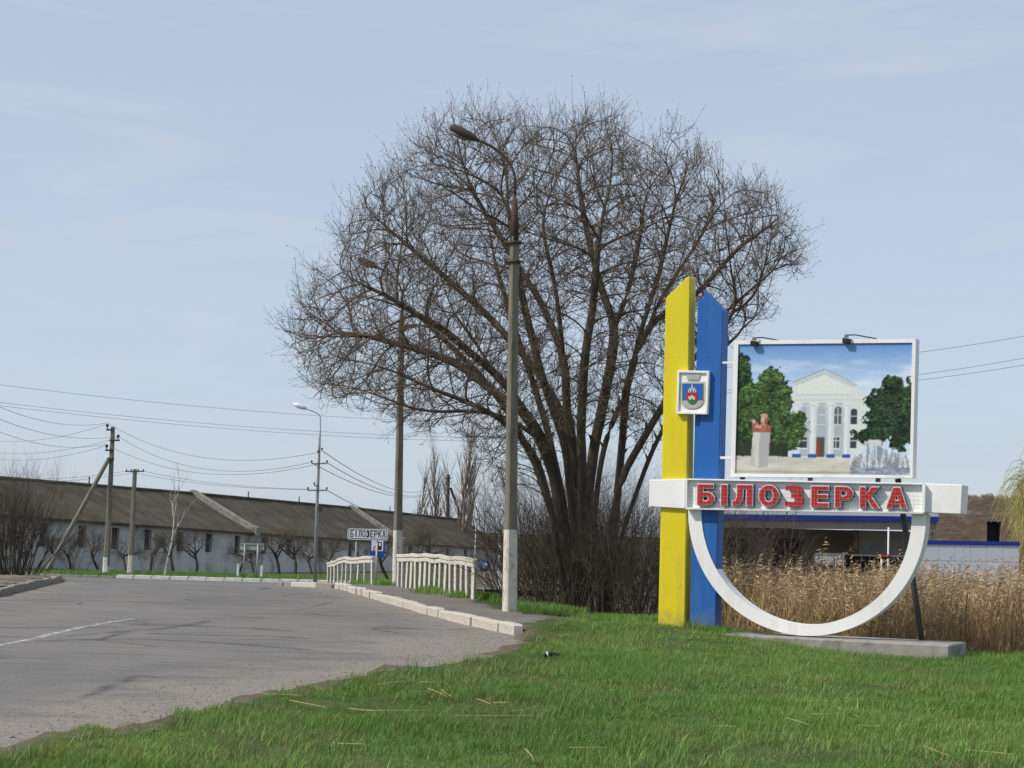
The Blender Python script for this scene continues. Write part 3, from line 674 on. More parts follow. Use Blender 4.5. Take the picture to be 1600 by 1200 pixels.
def paint_poster(W, H):
    yy, xx = np.mgrid[0:H, 0:W]; P = np.stack([xx.ravel() / (W - 1) * 1420 + 60, yy.ravel() / (H - 1) * 1070 + 75], 1)
    rng = np.random.default_rng(5)
    def fbm(sx, sy, oct=4, seed=0):
        r = np.random.default_rng(seed); out = 0; amp = 1
        for o in range(oct):
            g = r.random((64, 64)); x = P[:, 0] / sx * 2 ** o; y = P[:, 1] / sy * 2 ** o
            x0 = np.floor(x).astype(int); y0 = np.floor(y).astype(int); fx = x - x0; fy = y - y0; fx = fx * fx * (3 - 2 * fx); fy = fy * fy * (3 - 2 * fy)
            a = g[y0 % 64, x0 % 64]; b = g[y0 % 64, (x0 + 1) % 64]; c = g[(y0 + 1) % 64, x0 % 64]; d = g[(y0 + 1) % 64, (x0 + 1) % 64]
            out = out + amp * ((a * (1 - fx) + b * fx) * (1 - fy) + (c * (1 - fx) + d * fx) * fy - .5); amp *= .55
        return out
    t = np.clip((P[:, 1] - 75) / 420, 0, 1)[:, None]
    C = (1 - t) * np.array([.13, .29, .62]) + t * np.array([.56, .72, .90])
    cl = np.clip(fbm(420, 90, 4, 3) * 1.3 + .05, 0, .6)[:, None] * np.clip((P[:, 1:2] - 120) / 200, 0, 1)
    C = C * (1 - cl) + cl * np.array([.80, .84, .90])
    def fill(poly, col, m=None):
        k = inside(P, poly)
        if m is not None: k &= m
        C[k] = col
    def rect(x0, y0, x1, y1, col): fill([(x0, y0), (x1, y0), (x1, y1), (x0, y1)], col)
    # forecourt
    k = P[:, 1] > 1000; C[k] = np.array([.58, .56, .49]) * (1 + .3 * fbm(160, 40, 3, 9)[k])[:, None]
    wall = (.66, .72, .69); wl2 = (.56, .63, .61); sh = (.40, .46, .47)
    fill([(520, 1010), (520, 400), (1010, 420), (1130, 490), (1130, 1010)], wall)
    fill([(515, 395), (785, 285), (1050, 415), (1035, 440), (1000, 432), (785, 318), (560, 420)], (.58, .64, .60))
    fill([(560, 425), (785, 330), (1000, 440), (1000, 495), (560, 490)], (.70, .75, .68))
    fill([(515, 393), (785, 283), (1052, 412), (1050, 418), (785, 292), (516, 402)], (.30, .33, .33))
    for q in range(13):
        f = q / 12; x = 545 + (770 - 545) * f; y = 408 + (318 - 408) * f; rect(x, y - 8, x + 9, y + 6, (.42, .47, .46))
        x = 800 + (1020 - 800) * f; y = 318 + (425 - 318) * f; rect(x, y - 8, x + 9, y + 6, (.42, .47, .46))
    rect(550, 492, 1010, 500, (.44, .50, .52)); rect(545, 535, 1130, 542, (.48, .54, .55))
    rect(560, 560, 1000, 1000, sh); rect(560, 575, 990, 720, (.50, .56, .57))
    for x0, x1, dk in ((600, 645, .45), (735, 795, .45), (872, 930, .12)):
        rect(x0, 620, x1, 735, (dk * .9, dk * .98, dk * 1.1)); k = (np.hypot((P[:, 0] - (x0 + x1) / 2) / ((x1 - x0) / 2), (P[:, 1] - 620) / 28) < 1); C[k] = (dk * .9, dk * .98, dk * 1.1)
        rect((x0 + x1) / 2 - 2, 600, (x0 + x1) / 2 + 2, 735, (.7, .74, .74)); rect(x0, 660, x1, 664, (.7, .74, .74)); rect(x0 - 4, 735, x1 + 4, 742, (.74, .77, .76))
    rect(1003, 630, 1055, 735, (.04, .045, .06)); k = np.hypot((P[:, 0] - 1029) / 26, (P[:, 1] - 632) / 24) < 1; C[k] = (.05, .055, .07)
    rect(1027, 612, 1031, 735, (.7, .74, .74)); rect(1003, 668, 1055, 673, (.7, .74, .74)); rect(1000, 735, 1060, 742, (.74, .77, .76))
    for x0, x1 in ((592, 652), (862, 918), (1003, 1055)):
        rect(x0 - 4, 836, x1 + 4, 940, (.72, .75, .74)); rect(x0, 842, x1, 932, (.05, .06, .075)); rect((x0 + x1) / 2 - 2, 842, (x0 + x1) / 2 + 2, 932, (.7, .73, .72)); rect(x0, 868, x1, 872, (.7, .73, .72))
    rect(722, 840, 795, 1005, (.10, .075, .06)); rect(724, 880, 755, 1003, (.24, .06, .02))
    for xc in (570, 700, 845, 975):
        w_ = 26; rect(xc - w_, 590, xc + w_, 985, (.72, .77, .78)); rect(xc + 6, 590, xc + w_, 985, (.60, .66, .68)); rect(xc - w_, 590, xc - 18, 985, (.62, .68, .69))
        rect(xc - 36, 562, xc + 36, 578, (.74, .78, .77))
        for s in (-1, 1):
            k = np.hypot(P[:, 0] - (xc + s * 28), P[:, 1] - 582) < 14; C[k] = (.66, .70, .69)
        rect(xc - 35, 978, xc + 35, 1012, (.03, .09, .40)); rect(xc - 35, 978, xc + 35, 984, (.12, .2, .5))
    for xc in (662, 808, 822, 940): rect(xc - 3, 700, xc + 3, 985, (.55, .62, .70))
    # trees as overlapping leafy clumps
    def tree(blobs, base, dark, seed, n):
        r = np.random.default_rng(seed)
        m = np.zeros(len(P), bool); wob = fbm(38, 38, 4, seed) * 42
        for (cx, cy, rx, ry) in blobs: m |= (np.hypot((P[:, 0] - cx) / rx, (P[:, 1] - cy) / ry) + wob / 100) < 1
        C[m] = dark
        for _ in range(n):
            b = blobs[r.integers(len(blobs))]; a = r.random() * 6.28; q = math.sqrt(r.random()); cx = b[0] + math.cos(a) * q * b[2]; cy = b[1] + math.sin(a) * q * b[3]
            s = r.uniform(5, 14); k = m & (np.hypot(P[:, 0] - cx, (P[:, 1] - cy) * 1.5) < s * (1 + wob / 50)); f = r.uniform(.35, 1.35) * (1.15 - .45 * (cy - b[1]) / b[3])
            C[k] = np.array(base) * f
            k2 = m & (np.hypot(P[:, 0] - cx + 3, (P[:, 1] - cy - s * .7) * 2.2) < s * .8); C[k2] = np.array(dark) * r.uniform(.7, 1.6)
        C[m] *= np.clip(1 + 1.1 * fbm(26, 22, 4, seed + 50) + .9 * fbm(120, 90, 2, seed + 60), .25, 2.2)[m][:, None]
    tree([(100, 420, 95, 240), (90, 750, 110, 240)], (.035, .085, .02), (.010, .024, .008), 2, 900)
    tree([(330, 420, 120, 150), (240, 560, 200, 170), (400, 560, 150, 170), (520, 740, 140, 130), (330, 760, 260, 190), (500, 860, 120, 90)], (.070, .135, .035), (.014, .034, .010), 3, 3200)
    rect(60, 900, 480, 1000, (.03, .04, .022)); k = (P[:, 1] > 880) & (P[:, 1] < 1003) & (P[:, 0] < 500) & (fbm(40, 40, 3, 8) > .05); C[k] = (.02, .035, .014)
    tree([(1340, 440, 90, 100), (1310, 560, 180, 140), (1290, 720, 190, 120), (1180, 830, 170, 70), (1400, 800, 90, 160), (1460, 600, 60, 240)], (.028, .062, .024), (.008, .016, .009), 4, 2200)
    # plinth and reddish bust
    fill([(190, 1080), (205, 800), (262, 798), (255, 1100)], (.62, .60, .57)); fill([(255, 1100), (262, 798), (350, 798), (335, 1085)], (.42, .41, .41))
    fill([(190, 1080), (196, 960), (230, 880), (215, 1000), (235, 1090)], (.5, .48, .46))
    bust = [((275, 775), (78, 34), (.34, .10, .07)), ((220, 745), (30, 30), (.36, .13, .10)), ((300, 770), (48, 38), (.40, .13, .09)), ((205, 715), (18, 16), (.58, .36, .30)), ((296, 705), (30, 42), (.46, .19, .14)), ((286, 695), (16, 26), (.62, .40, .33)), ((312, 715), (13, 24), (.26, .07, .05)), ((292, 668), (30, 15), (.55, .33, .27)), ((250, 760), (26, 16), (.56, .33, .28)), ((330, 785), (24, 18), (.30, .09, .06))]
    for (cx, cy), (rx, ry), c_ in bust:
        k = (np.hypot((P[:, 0] - cx) / rx, (P[:, 1] - cy) / ry) + fbm(24, 24, 3, 31) * .35 < 1) & (P[:, 1] < 806); C[k] = np.array(c_) * (1 + .5 * fbm(14, 14, 2, 32)[k])[:, None]
    # cascade fountain
    fd = np.full(len(P), 9.0)
    for cx, cy, rx, ry in ((1200, 1030, 120, 165), (1090, 1070, 90, 110), (1340, 1050, 105, 115), (1430, 1070, 70, 120)): fd = np.minimum(fd, np.hypot((P[:, 0] - cx) / rx, (P[:, 1] - cy) / ry))
    fd = fd + fbm(34, 34, 4, 21) * .3; st = fbm(11, 120, 4, 22) + .5 * fbm(9, 9, 2, 26)
    al = np.clip((1.02 - fd) * 4, 0, 1)[:, None]; C[:] = C * (1 - al * .75) + al * .75 * np.array([.13, .15, .19])
    rim = np.clip(1 - np.abs(fd - .9) * 5, 0, 1); sp2 = np.clip(np.clip(st * 1.9 + .18, 0, 1) * (fd < 1.0) + rim * np.clip(st + .45, 0, 1), 0, 1)[:, None] * .85
    C[:] = C * (1 - sp2) + sp2 * np.array([.78, .84, .93])
    k = (np.hypot((P[:, 0] - 1200) / 60, (P[:, 1] - 885) / 20) + fbm(20, 20, 2, 27) * .5 < 1); C[k] = (.62, .64, .60)
    k = (P[:, 1] > 1085) & (P[:, 0] > 1010); C[k] = np.array([.26, .30, .36]) * (1 + .9 * fbm(30, 14, 3, 25)[k])[:, None]
    k = (P[:, 1] > 1120) & (P[:, 0] < 1040); C[k] *= .7
    G = C.reshape(H, W, 3); E = np.pad(G, ((1, 1), (1, 1), (0, 0)), 'edge')
    G = .5 * G + .125 * (E[:-2, 1:-1] + E[2:, 1:-1] + E[1:-1, :-2] + E[1:-1, 2:])
    return np.clip(G.reshape(-1, 3) * (1 + .04 * rng.normal(0, 1, (H * W, 1))), .003, .85)
PW, PH = 270, 204
col = paint_poster(PW, PH)
q = [sp(x, y, .035) for x, y in INN]
gu, gw = np.meshgrid(np.linspace(0, 1, PW), np.linspace(0, 1, PH))
uv = ((1 - gu) * (1 - gw))[..., None] * q[0] + (gu * (1 - gw))[..., None] * q[1] + (gu * gw)[..., None] * q[2] + ((1 - gu) * gw)[..., None] * q[3]
uv = uv.reshape(-1, 2)
pm_ = np_mesh("printed_picture", uv[:, :1] * SU + uv[:, 1:] * SW + SN * .035, [grid_faces(PW, PH)[:, ::-1]], MT['print']); add_color(pm_, col)
link_mesh("printed_picture", pm_, None, board)

# crest plaque
pl = px_plate("crest_plaque", [(1059.5, 580.5), (1106.5, 581.5), (1103.5, 645), (1057.5, 644)], -.02, .05, MT['white_panel'])
for pts in ([(1058, 578.5), (1108, 579.5), (1107, 583), (1059, 582)], [(1057, 643), (1105, 644), (1104.5, 647.5), (1056.5, 646.5)], [(1058.4, 582), (1061.5, 582), (1059.8, 643.2), (1056.8, 643)], [(1104.2, 583), (1107.4, 583), (1105, 644.2), (1101.8, 644)]):
    px_plate("plaque_rim", pts, .0, .085, MT['white_panel'], pl, .003)
def zc(x, y): return (1040 + x * .075, 570 + y * .075)     # position on the close view of the plaque
def crest(name, pts, v0, v1, m_): return px_plate(name, [zc(*p) for p in pts], v0, v1, m_, pl)
def arc(cx, cy, rx, ry, a0, a1, n=10): return [(cx + rx * math.cos(math.radians(a0 + (a1 - a0) * k / n)), cy + ry * math.sin(math.radians(a0 + (a1 - a0) * k / n))) for k in range(n + 1)]
crest("mural_crown", [(425, 205), (480, 190), (490, 215), (535, 205), (535, 180), (620, 180), (620, 205), (660, 215), (675, 190), (725, 205), (685, 320), (460, 320)], .05, .066, MT['silver'])
crest("gold_surround", arc(560, 690, 275, 245, 0, 180, 14) + [(290, 390), (470, 345), (570, 315), (690, 345), (830, 350)], .05, .056, MT['gold'])
crest("shield", [(330, 370), (785, 370), (785, 735)] + arc(557, 735, 225, 180, 0, 180, 14) + [(332, 735)], .056, .066, MT['silver'])
crest("blue_field", [(345, 392), (775, 392), (772, 732), (345, 732)], .066, .071, MT['blue'])
crest("dome", arc(553, 520, 75, 55, 180, 360, 8) + [(628, 540), (478, 540)], .071, .076, MT['silver'])
for x in (478, 518, 582, 628): crest("column", [(x - 9, 530), (x + 9, 530), (x + 9, 575), (x - 9, 575)], .071, .077, MT['sign_white'])
crest("cross", [(545, 405), (560, 405), (562, 470), (543, 470)], .071, .077, MT['sign_white'])
crest("red_wall", [(440, 575), (655, 575), (655, 735), (440, 735)], .071, .077, MT['red'])
crest("green_hill", arc(550, 730, 95, 85, 0, 180, 10), .071, .078, MT['green'])
crest("hut", [(470, 690), (470, 665), (530, 645), (545, 618), (560, 645), (610, 665), (610, 730), (500, 730)], .078, .082, MT['cream'])
crest("hut_door", [(535, 700), (560, 700), (560, 735), (535, 735)], .082, .085, MT['black'])

# rear strut and concrete plinth
a = s3(*sp(1403, 748, -.4), -.4); b_ = s3(*sp(1441, 1006, -.75), -.75)
tube("rear_strut", [a, b_ + (b_ - a) * .06], .048, 10, MT['strut'], sign)
f0 = sp(1086, 989, .42); f1 = sp(1483, 1008.3, .42); f2 = sp(1483, 1040, .42); f3 = sp(1086, 1040, .42)
splate("concrete_plinth", [f0, f1, f2, f3], -.85, .42, MT['concrete'], sign, .02)
g0 = sp(1190, 1011, .8)
lo = sp(1180, 1008, .47); l1 = sp(1225, 1010, .47); 
# ------------------------------------------------------------------ lamp posts
def lamp_post(base, px_scale, label, lean=(-.013, 0.0), H=7.05, arm=(0.78, 1.15), dark=MT['dark_metal'], face=math.radians(196)):
    root = empty("street_lamp", base, label, "street lamp", "street lamps on concrete posts along the pavement")
    root.rotation_euler = (lean[1], lean[0], 0)
    # tapered eight-sided concrete post, narrow chamfers
    def ring(z, w, d):
        c = .28; a = math.radians(24)
        pts = [(-w, -d * (1 - c)), (-w * (1 - c), -d), (w * (1 - c), -d), (w, -d * (1 - c)), (w, d * (1 - c)), (w * (1 - c), d), (-w * (1 - c), d), (-w, d * (1 - c))]
        return [(x * math.cos(a) - y * math.sin(a), x * math.sin(a) + y * math.cos(a), z) for x, y in pts]
    def post(name, zs, grow, m_):
        Vp = []; Fp = []
        for z in zs:
            w = .112 - .042 * (z / H) + grow; Vp += ring(z, w, w * .95)
        for i in range(len(zs) - 1):
            for k in range(8): Fp.append((i * 8 + k, i * 8 + (k + 1) % 8, i * 8 + 8 + (k + 1) % 8, i * 8 + 8 + k))
        Fp += [tuple(range(8)), tuple(range(len(Vp) - 8, len(Vp)))]
        return link_mesh(name, py_mesh(name, Vp, Fp, m_), None, root)
    post("post", [-.3, 1, 2.5, 4, 5.5, H], 0, MT['post_concrete'])
    post("whitewashed_foot", [-.25, .8, 1.52], .004, MT['whitewash'])
    for z, r in ((H - .12, .13), (H - .48, .12)):
        tube("clamp", [(0, 0, z - .03), (0, 0, z + .03)], r, 10, dark, root)
        box("clamp_bolt", -.19, .19, -.02, .02, z - .012, z + .012, dark, root)
    tube("sleeve", [(0, 0, H - .15), (0, 0, H + .32), (0.0, 0, H + .78)], [.082, .076, .03], 10, MT['rust'], root)
    ax, ah = arm
    pts = [(0, 0, H + .7)]
    for k in range(12):
        t = k / 11; ang = t * math.radians(62)
        pts.append((-ax * (1 - math.cos(ang)) / (1 - math.cos(math.radians(62))) * .95, 0, H + 1.05 + (ah - .35) * math.sin(ang) / math.sin(math.radians(62))))
    tube("arm", pts, .028, 8, dark, root)
    e = np.array(pts[-1]); d = e - np.array(pts[-2]); d /= np.linalg.norm(d); d = np.array([-.88, 0, .42]); d /= np.linalg.norm(d)
    hp = [e - d * .05, e + d * .02, e + d * .14, e + d * .34, e + d * .5, e + d * .56]
    hd = tube("lamp_head", hp, [.03, .05, .085, .095, .085, .05], 10, dark, root)
    lens = [e + d * .18 - np.array([.03, 0, .075]), e + d * .5 - np.array([.03, 0, .07])]
    tube("lens", lens, [.05, .05], 8, MT['grey_metal'], root)
    return root
b1 = at(796, 963, 36.0); b1[2] = gz(b1[0], b1[1]) + .02
lamp_post(b1, 83, "tall grey concrete lamp post in front of the big tree, nearest")
b2 = at(620, 921, 53.0); b2[2] = gz(b2[0], b2[1]) + .02
lamp_post(b2, 57, "concrete lamp post standing between the two railings, further back", lean=(-.012, .004), H=6.95)

# ------------------------------------------------------------------ railings
def railing(line, nposts, h, label, breaks=()):
    P = np.array(line, float); s = np.concatenate([[0], np.cumsum(np.hypot(*np.diff(P, axis=0).T))]); L = s[-1]
    def pt(t): return np.array([np.interp(t * L, s, P[:, 0]), np.interp(t * L, s, P[:, 1])])
    o0 = pt(0); root = empty("concrete_railing", (o0[0], o0[1], gz(*o0)), label, "railing", "low white railings along the pavement")
    rng = random.Random(int(L * 100)); z0 = gz(*o0)
    d = P[-1] - P[0]; ang = math.atan2(d[1], d[0])
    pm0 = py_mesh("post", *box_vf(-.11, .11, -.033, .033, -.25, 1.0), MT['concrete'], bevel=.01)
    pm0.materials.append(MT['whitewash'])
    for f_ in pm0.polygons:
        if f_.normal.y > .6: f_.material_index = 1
    tops = []
    for k in range(nposts):
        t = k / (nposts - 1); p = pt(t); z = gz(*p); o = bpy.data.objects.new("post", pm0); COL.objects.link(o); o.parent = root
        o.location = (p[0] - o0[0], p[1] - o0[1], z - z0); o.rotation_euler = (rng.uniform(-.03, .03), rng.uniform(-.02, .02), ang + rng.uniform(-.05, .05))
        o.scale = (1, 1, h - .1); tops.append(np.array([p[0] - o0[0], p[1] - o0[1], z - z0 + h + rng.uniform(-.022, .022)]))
    # rail pieces: lower and upper, in lengths of three bays
    nrm = np.array([-math.sin(ang), math.cos(ang), 0]); dv = np.array([math.cos(ang), math.sin(ang), 0])
    cuts = sorted(set(list(range(0, nposts - 1, 4)) + [nposts - 1] + list(breaks)))
    for name, za, zb, hw in (("lower_rail", -.13, -.03, .045), ("upper_rail", -.02, .07, .06)):
        for a, b in zip(cuts[:-1], cuts[1:]):
            Vq = []; Fq = []
            dz = rng.uniform(-.015, .015)
            for i in range(a, b + 1):
                q = tops[i] + dv * ((-.12 if i == a == 0 else .012 if i == a else 0) + (.12 if i == b == nposts - 1 else -.012 if i == b else 0)) + np.array([0, 0, dz])
                Vq += [q + nrm * -hw + [0, 0, za], q + nrm * hw + [0, 0, za], q + nrm * hw + [0, 0, zb], q + nrm * -hw + [0, 0, zb]]
            m_ = b - a
            for i in range(m_):
                for k in range(4): Fq.append((i * 4 + k, i * 4 + (k + 1) % 4, i * 4 + 4 + (k + 1) % 4, i * 4 + 4 + k))
            Fq += [(0, 1, 2, 3), tuple(m_ * 4 + k for k in (3, 2, 1, 0))]
            link_mesh(name, py_mesh(name, Vq, Fq, MT['whitewash'], bevel=.012), None, root)
    return root
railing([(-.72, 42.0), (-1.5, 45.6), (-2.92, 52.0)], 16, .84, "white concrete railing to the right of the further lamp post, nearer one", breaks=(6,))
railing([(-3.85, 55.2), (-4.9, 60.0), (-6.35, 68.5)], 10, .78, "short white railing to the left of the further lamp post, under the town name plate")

# ------------------------------------------------------------------ plants
def unit(v): return v / np.maximum(np.linalg.norm(v, axis=-1, keepdims=True), 1e-9)
def skel_arrays(pos, par, rad, sides):
    """shared rings along each main line, fresh rings where a side branch leaves"""
    pos = np.asarray(pos, float); par = np.asarray(par); rad = np.asarray(rad, float); N = len(pos)
    hasp = par >= 0; dirv = np.zeros_like(pos); dirv[hasp] = unit(pos[hasp] - pos[par[hasp]])
    main = -np.ones(N, int)
    for i in np.argsort(rad):
        if par[i] >= 0: main[par[i]] = i
    roots = np.where(~hasp)[0]
    for r in roots:
        if main[r] >= 0: dirv[r] = dirv[main[r]]
    m = main >= 0; ringdir = dirv.copy(); ringdir[m] = unit(dirv[m] + dirv[main[m]])
    def rings(P, D, R):
        ref = np.where(np.abs(D[:, 2:3]) < .95, np.array([[0, 0, 1.0]]), np.array([[1.0, 0, 0]]))
        a = unit(np.cross(D, ref)); b = np.cross(D, a); t = 2 * np.pi * np.arange(sides) / sides
        return P[:, None] + (np.cos(t)[None, :, None] * a[:, None] + np.sin(t)[None, :, None] * b[:, None]) * R[:, None, None]
    A = rings(pos, ringdir, rad)
    ch = np.where(hasp)[0]; side = ch[main[par[ch]] != ch]
    B = rings(pos[par[side]], dirv[side], rad[side] * 1.15)
    V = np.concatenate([A, B]).reshape(-1, 3)
    start = np.zeros(N, int); start[ch] = par[ch] * sides; start[side] = (N + np.arange(len(side))) * sides
    k = np.arange(sides); s = start[ch][:, None]; e = (ch * sides)[:, None]
    # keep vertical/oblique frames from flipping: match nearest start vertex
    F = np.stack([s + k, s + (k + 1) % sides, e + (k + 1) % sides, e + k], 2).reshape(-1, 4)
    return V, F
def select(pos, par, rad, mask):
    """sub-skeleton of nodes whose segment is in mask"""
    idx = np.where(mask)[0]; need = np.unique(np.concatenate([idx, par[idx][par[idx] >= 0]])); rm = -np.ones(len(pos), int); rm[need] = np.arange(len(need))
    np_ = np.where(mask[need] & (par[need] >= 0), rm[np.maximum(par[need], 0)], -1)
    r = rad[need].copy()
    return pos[need], np_, r

def grow_plant(seed, stems, levels, base_spread=.1):
    """stems: list of (start, dir, length, radius); levels: per level dict(n, len, ang, up, jit, seg, rr)"""
    rng = np.random.default_rng(seed); pos = []; par = []; rad = []
    def branch(p, parent, d, L, r, lev):
        lv = levels[min(lev, len(levels) - 1)]; k = max(2, int(L / lv['seg'])); st = L / k; d = d / np.linalg.norm(d); ids = []
        if parent < 0:
            pos.append(p); par.append(-1); rad.append(r); parent = len(pos) - 1
        for i in range(k):
            d = d + rng.normal(0, lv['jit'], 3) + np.array([0, 0, lv['up']]); d /= np.linalg.norm(d)
            p = p + d * st; rr = r * (1 - (1 - lv.get('tip', .35)) * (i + 1) / k); pos.append(p); par.append(parent); rad.append(rr); parent = len(pos) - 1; ids.append((parent, p.copy(), d.copy(), rr, (i + 1) / k))
        if lev + 1 < len(levels):
            nl = levels[lev + 1]; n = max(1, int(round(lv['n'] * rng.uniform(.75, 1.25))))
            for j in range(n):
                f = lv.get('from', .25) + (1 - lv.get('from', .25)) * (j + rng.random()) / n; q = ids[min(int(f * k), k - 1)]
                ax = rng.normal(0, 1, 3); ax -= ax @ q[2] * q[2]; ax /= np.linalg.norm(ax); a = math.radians(rng.normal(lv['ang'], 9))
                branch(q[1], q[0], q[2] * math.cos(a) + ax * math.sin(a), nl['len'] * rng.uniform(.65, 1.25) * (1.15 - .5 * f), min(q[3] * .75, r * lv.get('rr', .5)), lev + 1)
    for (p, d, L, r) in stems: branch(np.array(p, float), -1, np.array(d, float), L, r, 0)
    return np.array(pos), np.array(par), np.array(rad)
def plant_meshes(name, sk, split, m_trunk, m_twig, sides=(6, 3)):
    pos, par, rad = sk; a = rad >= split; multi = (par < 0).sum() > 1
    out = []
    if a.any():
        V_, F_ = skel_arrays(*select(pos, par, rad, a), sides[0]); out.append(("stems" if multi else "trunk", np_mesh("trunk", V_, [F_], m_trunk, True)))
    if (~a).any():
        V_, F_ = skel_arrays(*select(pos, par, rad, ~a), sides[1]); out.append(("crown", np_mesh("crown", V_, [F_], m_twig)))
    return out
def place_plant(name, meshes, loc, label, cat, group, rz=0, sc=1.0, sz=None):
    root = empty(name, loc, label, cat, group, rz=rz); root.scale = (sc, sc, sz or sc)
    for n_, me in meshes:
        o = link_mesh(n_, me, None, root)
        if n_ in ('stems', 'crown', 'hanging_strands'): o['kind'] = 'stuff'
    return root

def vnoise(P, s, seed):
    g = np.random.default_rng(seed).random((128, 128)); out = 0; amp = 1; tot = 0
    for o in range(3):
        x = P[:, 0] * s * 2 ** o + 37; y = P[:, 1] * s * 2 ** o + 11; x0 = np.floor(x).astype(int); y0 = np.floor(y).astype(int); fx = x - x0; fy = y - y0; fx = fx * fx * (3 - 2 * fx); fy = fy * fy * (3 - 2 * fy)
        out = out + amp * ((g[y0 % 128, x0 % 128] * (1 - fx) + g[y0 % 128, (x0 + 1) % 128] * fx) * (1 - fy) + (g[(y0 + 1) % 128, x0 % 128] * (1 - fx) + g[(y0 + 1) % 128, (x0 + 1) % 128] * fx) * fy); tot += amp; amp *= .5
    return out / tot
# ---- the big bare tree
TY = 41.0
tb = at(905, 945, TY); TB = np.array([tb[0], TY, gz(tb[0], TY) - .1])
def tp(px, py, dy=0.0): return at(px, py, TY + dy) - TB
LIMBS = [
    [(893, 958, -.1), (885, 850, -.2), (872, 760, -.3), (848, 690, -.5), (818, 640, -.8), (770, 575, -1.1), (715, 500, -1.4)],
    [(905, 958, .1), (905, 860, .2), (903, 760, .2), (886, 660, .1), (882, 560, .0), (868, 450, -.2), (845, 350, -.3)],
    [(912, 955, .3), (918, 800, .6), (928, 690, .9), (950, 600, 1.1), (962, 510, 1.2), (990, 420, 1.3), (1005, 330, 1.3)],
    [(935, 955, -.3), (955, 830, -.4), (966, 750, -.6), (1000, 690, -.8), (1042, 620, -1.0), (1095, 545, -1.2), (1165, 475, -1.4)],
    [(945, 955, .2), (962, 800, .1), (972, 690, -.1), (978, 600, -.2), (1012, 505, -.2), (1058, 425, -.1), (1110, 345, .1)],
    [(898, 956, .4), (885, 800, 1.0), (862, 700, 1.5), (835, 600, 1.9), (800, 500, 2.2), (770, 400, 2.4)],
    [(915, 955, -.4), (912, 800, -1.0), (905, 680, -1.6), (915, 560, -2.0), (930, 450, -2.2), (935, 350, -2.3)],
    [(886, 957, -.6), (868, 830, -1.0), (842, 725, -1.6), (800, 665, -2.0), (730, 628, -2.4), (655, 600, -2.6)],
    [(890, 957, .7), (870, 830, 1.3), (840, 725, 1.9), (795, 640, 2.4), (725, 560, 2.8), (650, 490, 3.0)],
    [(922, 956, 0), (926, 820, -.2), (942, 700, -.3), (982, 600, -.3), (1002, 520, -.2), (1032, 420, 0), (1055, 320, .1)],
    [(900, 957, 0), (896, 800, -.4), (880, 680, -.7), (852, 600, -1.0), (824, 500, -1.2), (805, 400, -1.3), (792, 300, -1.3)],
    [(950, 956, .5), (975, 820, 1.0), (1010, 720, 1.5), (1050, 640, 1.9), (1110, 560, 2.2), (1180, 500, 2.4)],
]
SIDE = [  # limb, node along it, then points
    (0, 3, [(800, 655, -.6), (735, 640, -1.0), (665, 645, -1.3)]),
    (0, 4, [(770, 610, -.2), (700, 560, .2), (620, 535, .4), (560, 520, .5)]),
    (0, 5, [(700, 520, -1.6), (620, 470, -2.0), (560, 440, -2.2)]),
    (1, 3, [(840, 580, .7), (770, 500, 1.1), (680, 420, 1.3), (620, 370, 1.4)]),
    (1, 4, [(850, 480, .6), (790, 380, .9), (730, 290, 1.0)]),
    (3, 4, [(1060, 560, -.2), (1120, 500, .2), (1200, 430, .4)]),
    (4, 4, [(1090, 460, .6), (1160, 380, 1.0), (1215, 345, 1.2)]),
    (2, 4, [(935, 440, 1.8), (910, 330, 2.0), (900, 250, 2.0)]),
]
def dens(pts, step):
    P = np.array(pts); out = [P[0]]
    for a, b in zip(P[:-1], P[1:]):
        k = max(1, int(np.linalg.norm(b - a) / step))
        for t in range(1, k + 1): out.append(a + (b - a) * t / k)
    return out
trng = np.random.default_rng(11)
tpos = []; tpar = []; limb_nodes = []
for L in LIMBS:
    ids = []; key = [tp(*q) for q in L]; prev = -1; marks = [0]
    for a, b in zip(key[:-1], key[1:]):
        seg = dens([a, b], .24)
        for q in (seg if prev < 0 else seg[1:]):
            tpos.append(q + (trng.normal(0, .025, 3) if prev >= 0 else 0)); tpar.append(prev); prev = len(tpos) - 1; ids.append(prev)
        marks.append(prev)
    limb_nodes.append(marks)
for li, ni, pts in SIDE:
    prev = limb_nodes[li][ni]; cur = tpos[prev]
    for q in pts:
        for w in dens([cur, tp(*q)], .24)[1:]:
            tpos.append(w + trng.normal(0, .025, 3)); tpar.append(prev); prev = len(tpos) - 1
        cur = tp(*q)
CROWN = [(448, 490), (470, 450), (500, 400), (540, 335), (590, 275), (640, 225), (690, 185), (750, 175), (810, 168), (860, 180), (905, 158), (960, 172), (1010, 190), (1065, 205), (1110, 240), (1150, 275), (1190, 270), (1230, 320), (1272, 345), (1270, 410), (1235, 465), (1190, 505),
         (1130, 540), (1060, 590), (1050, 660), (1010, 720), (900, 700), (830, 750), (790, 790), (745, 740), (700, 690), (640, 690), (590, 660), (530, 650), (475, 640), (455, 600), (443, 540)]
cp = np.array(CROWN, float)
NA = 17500; att = []
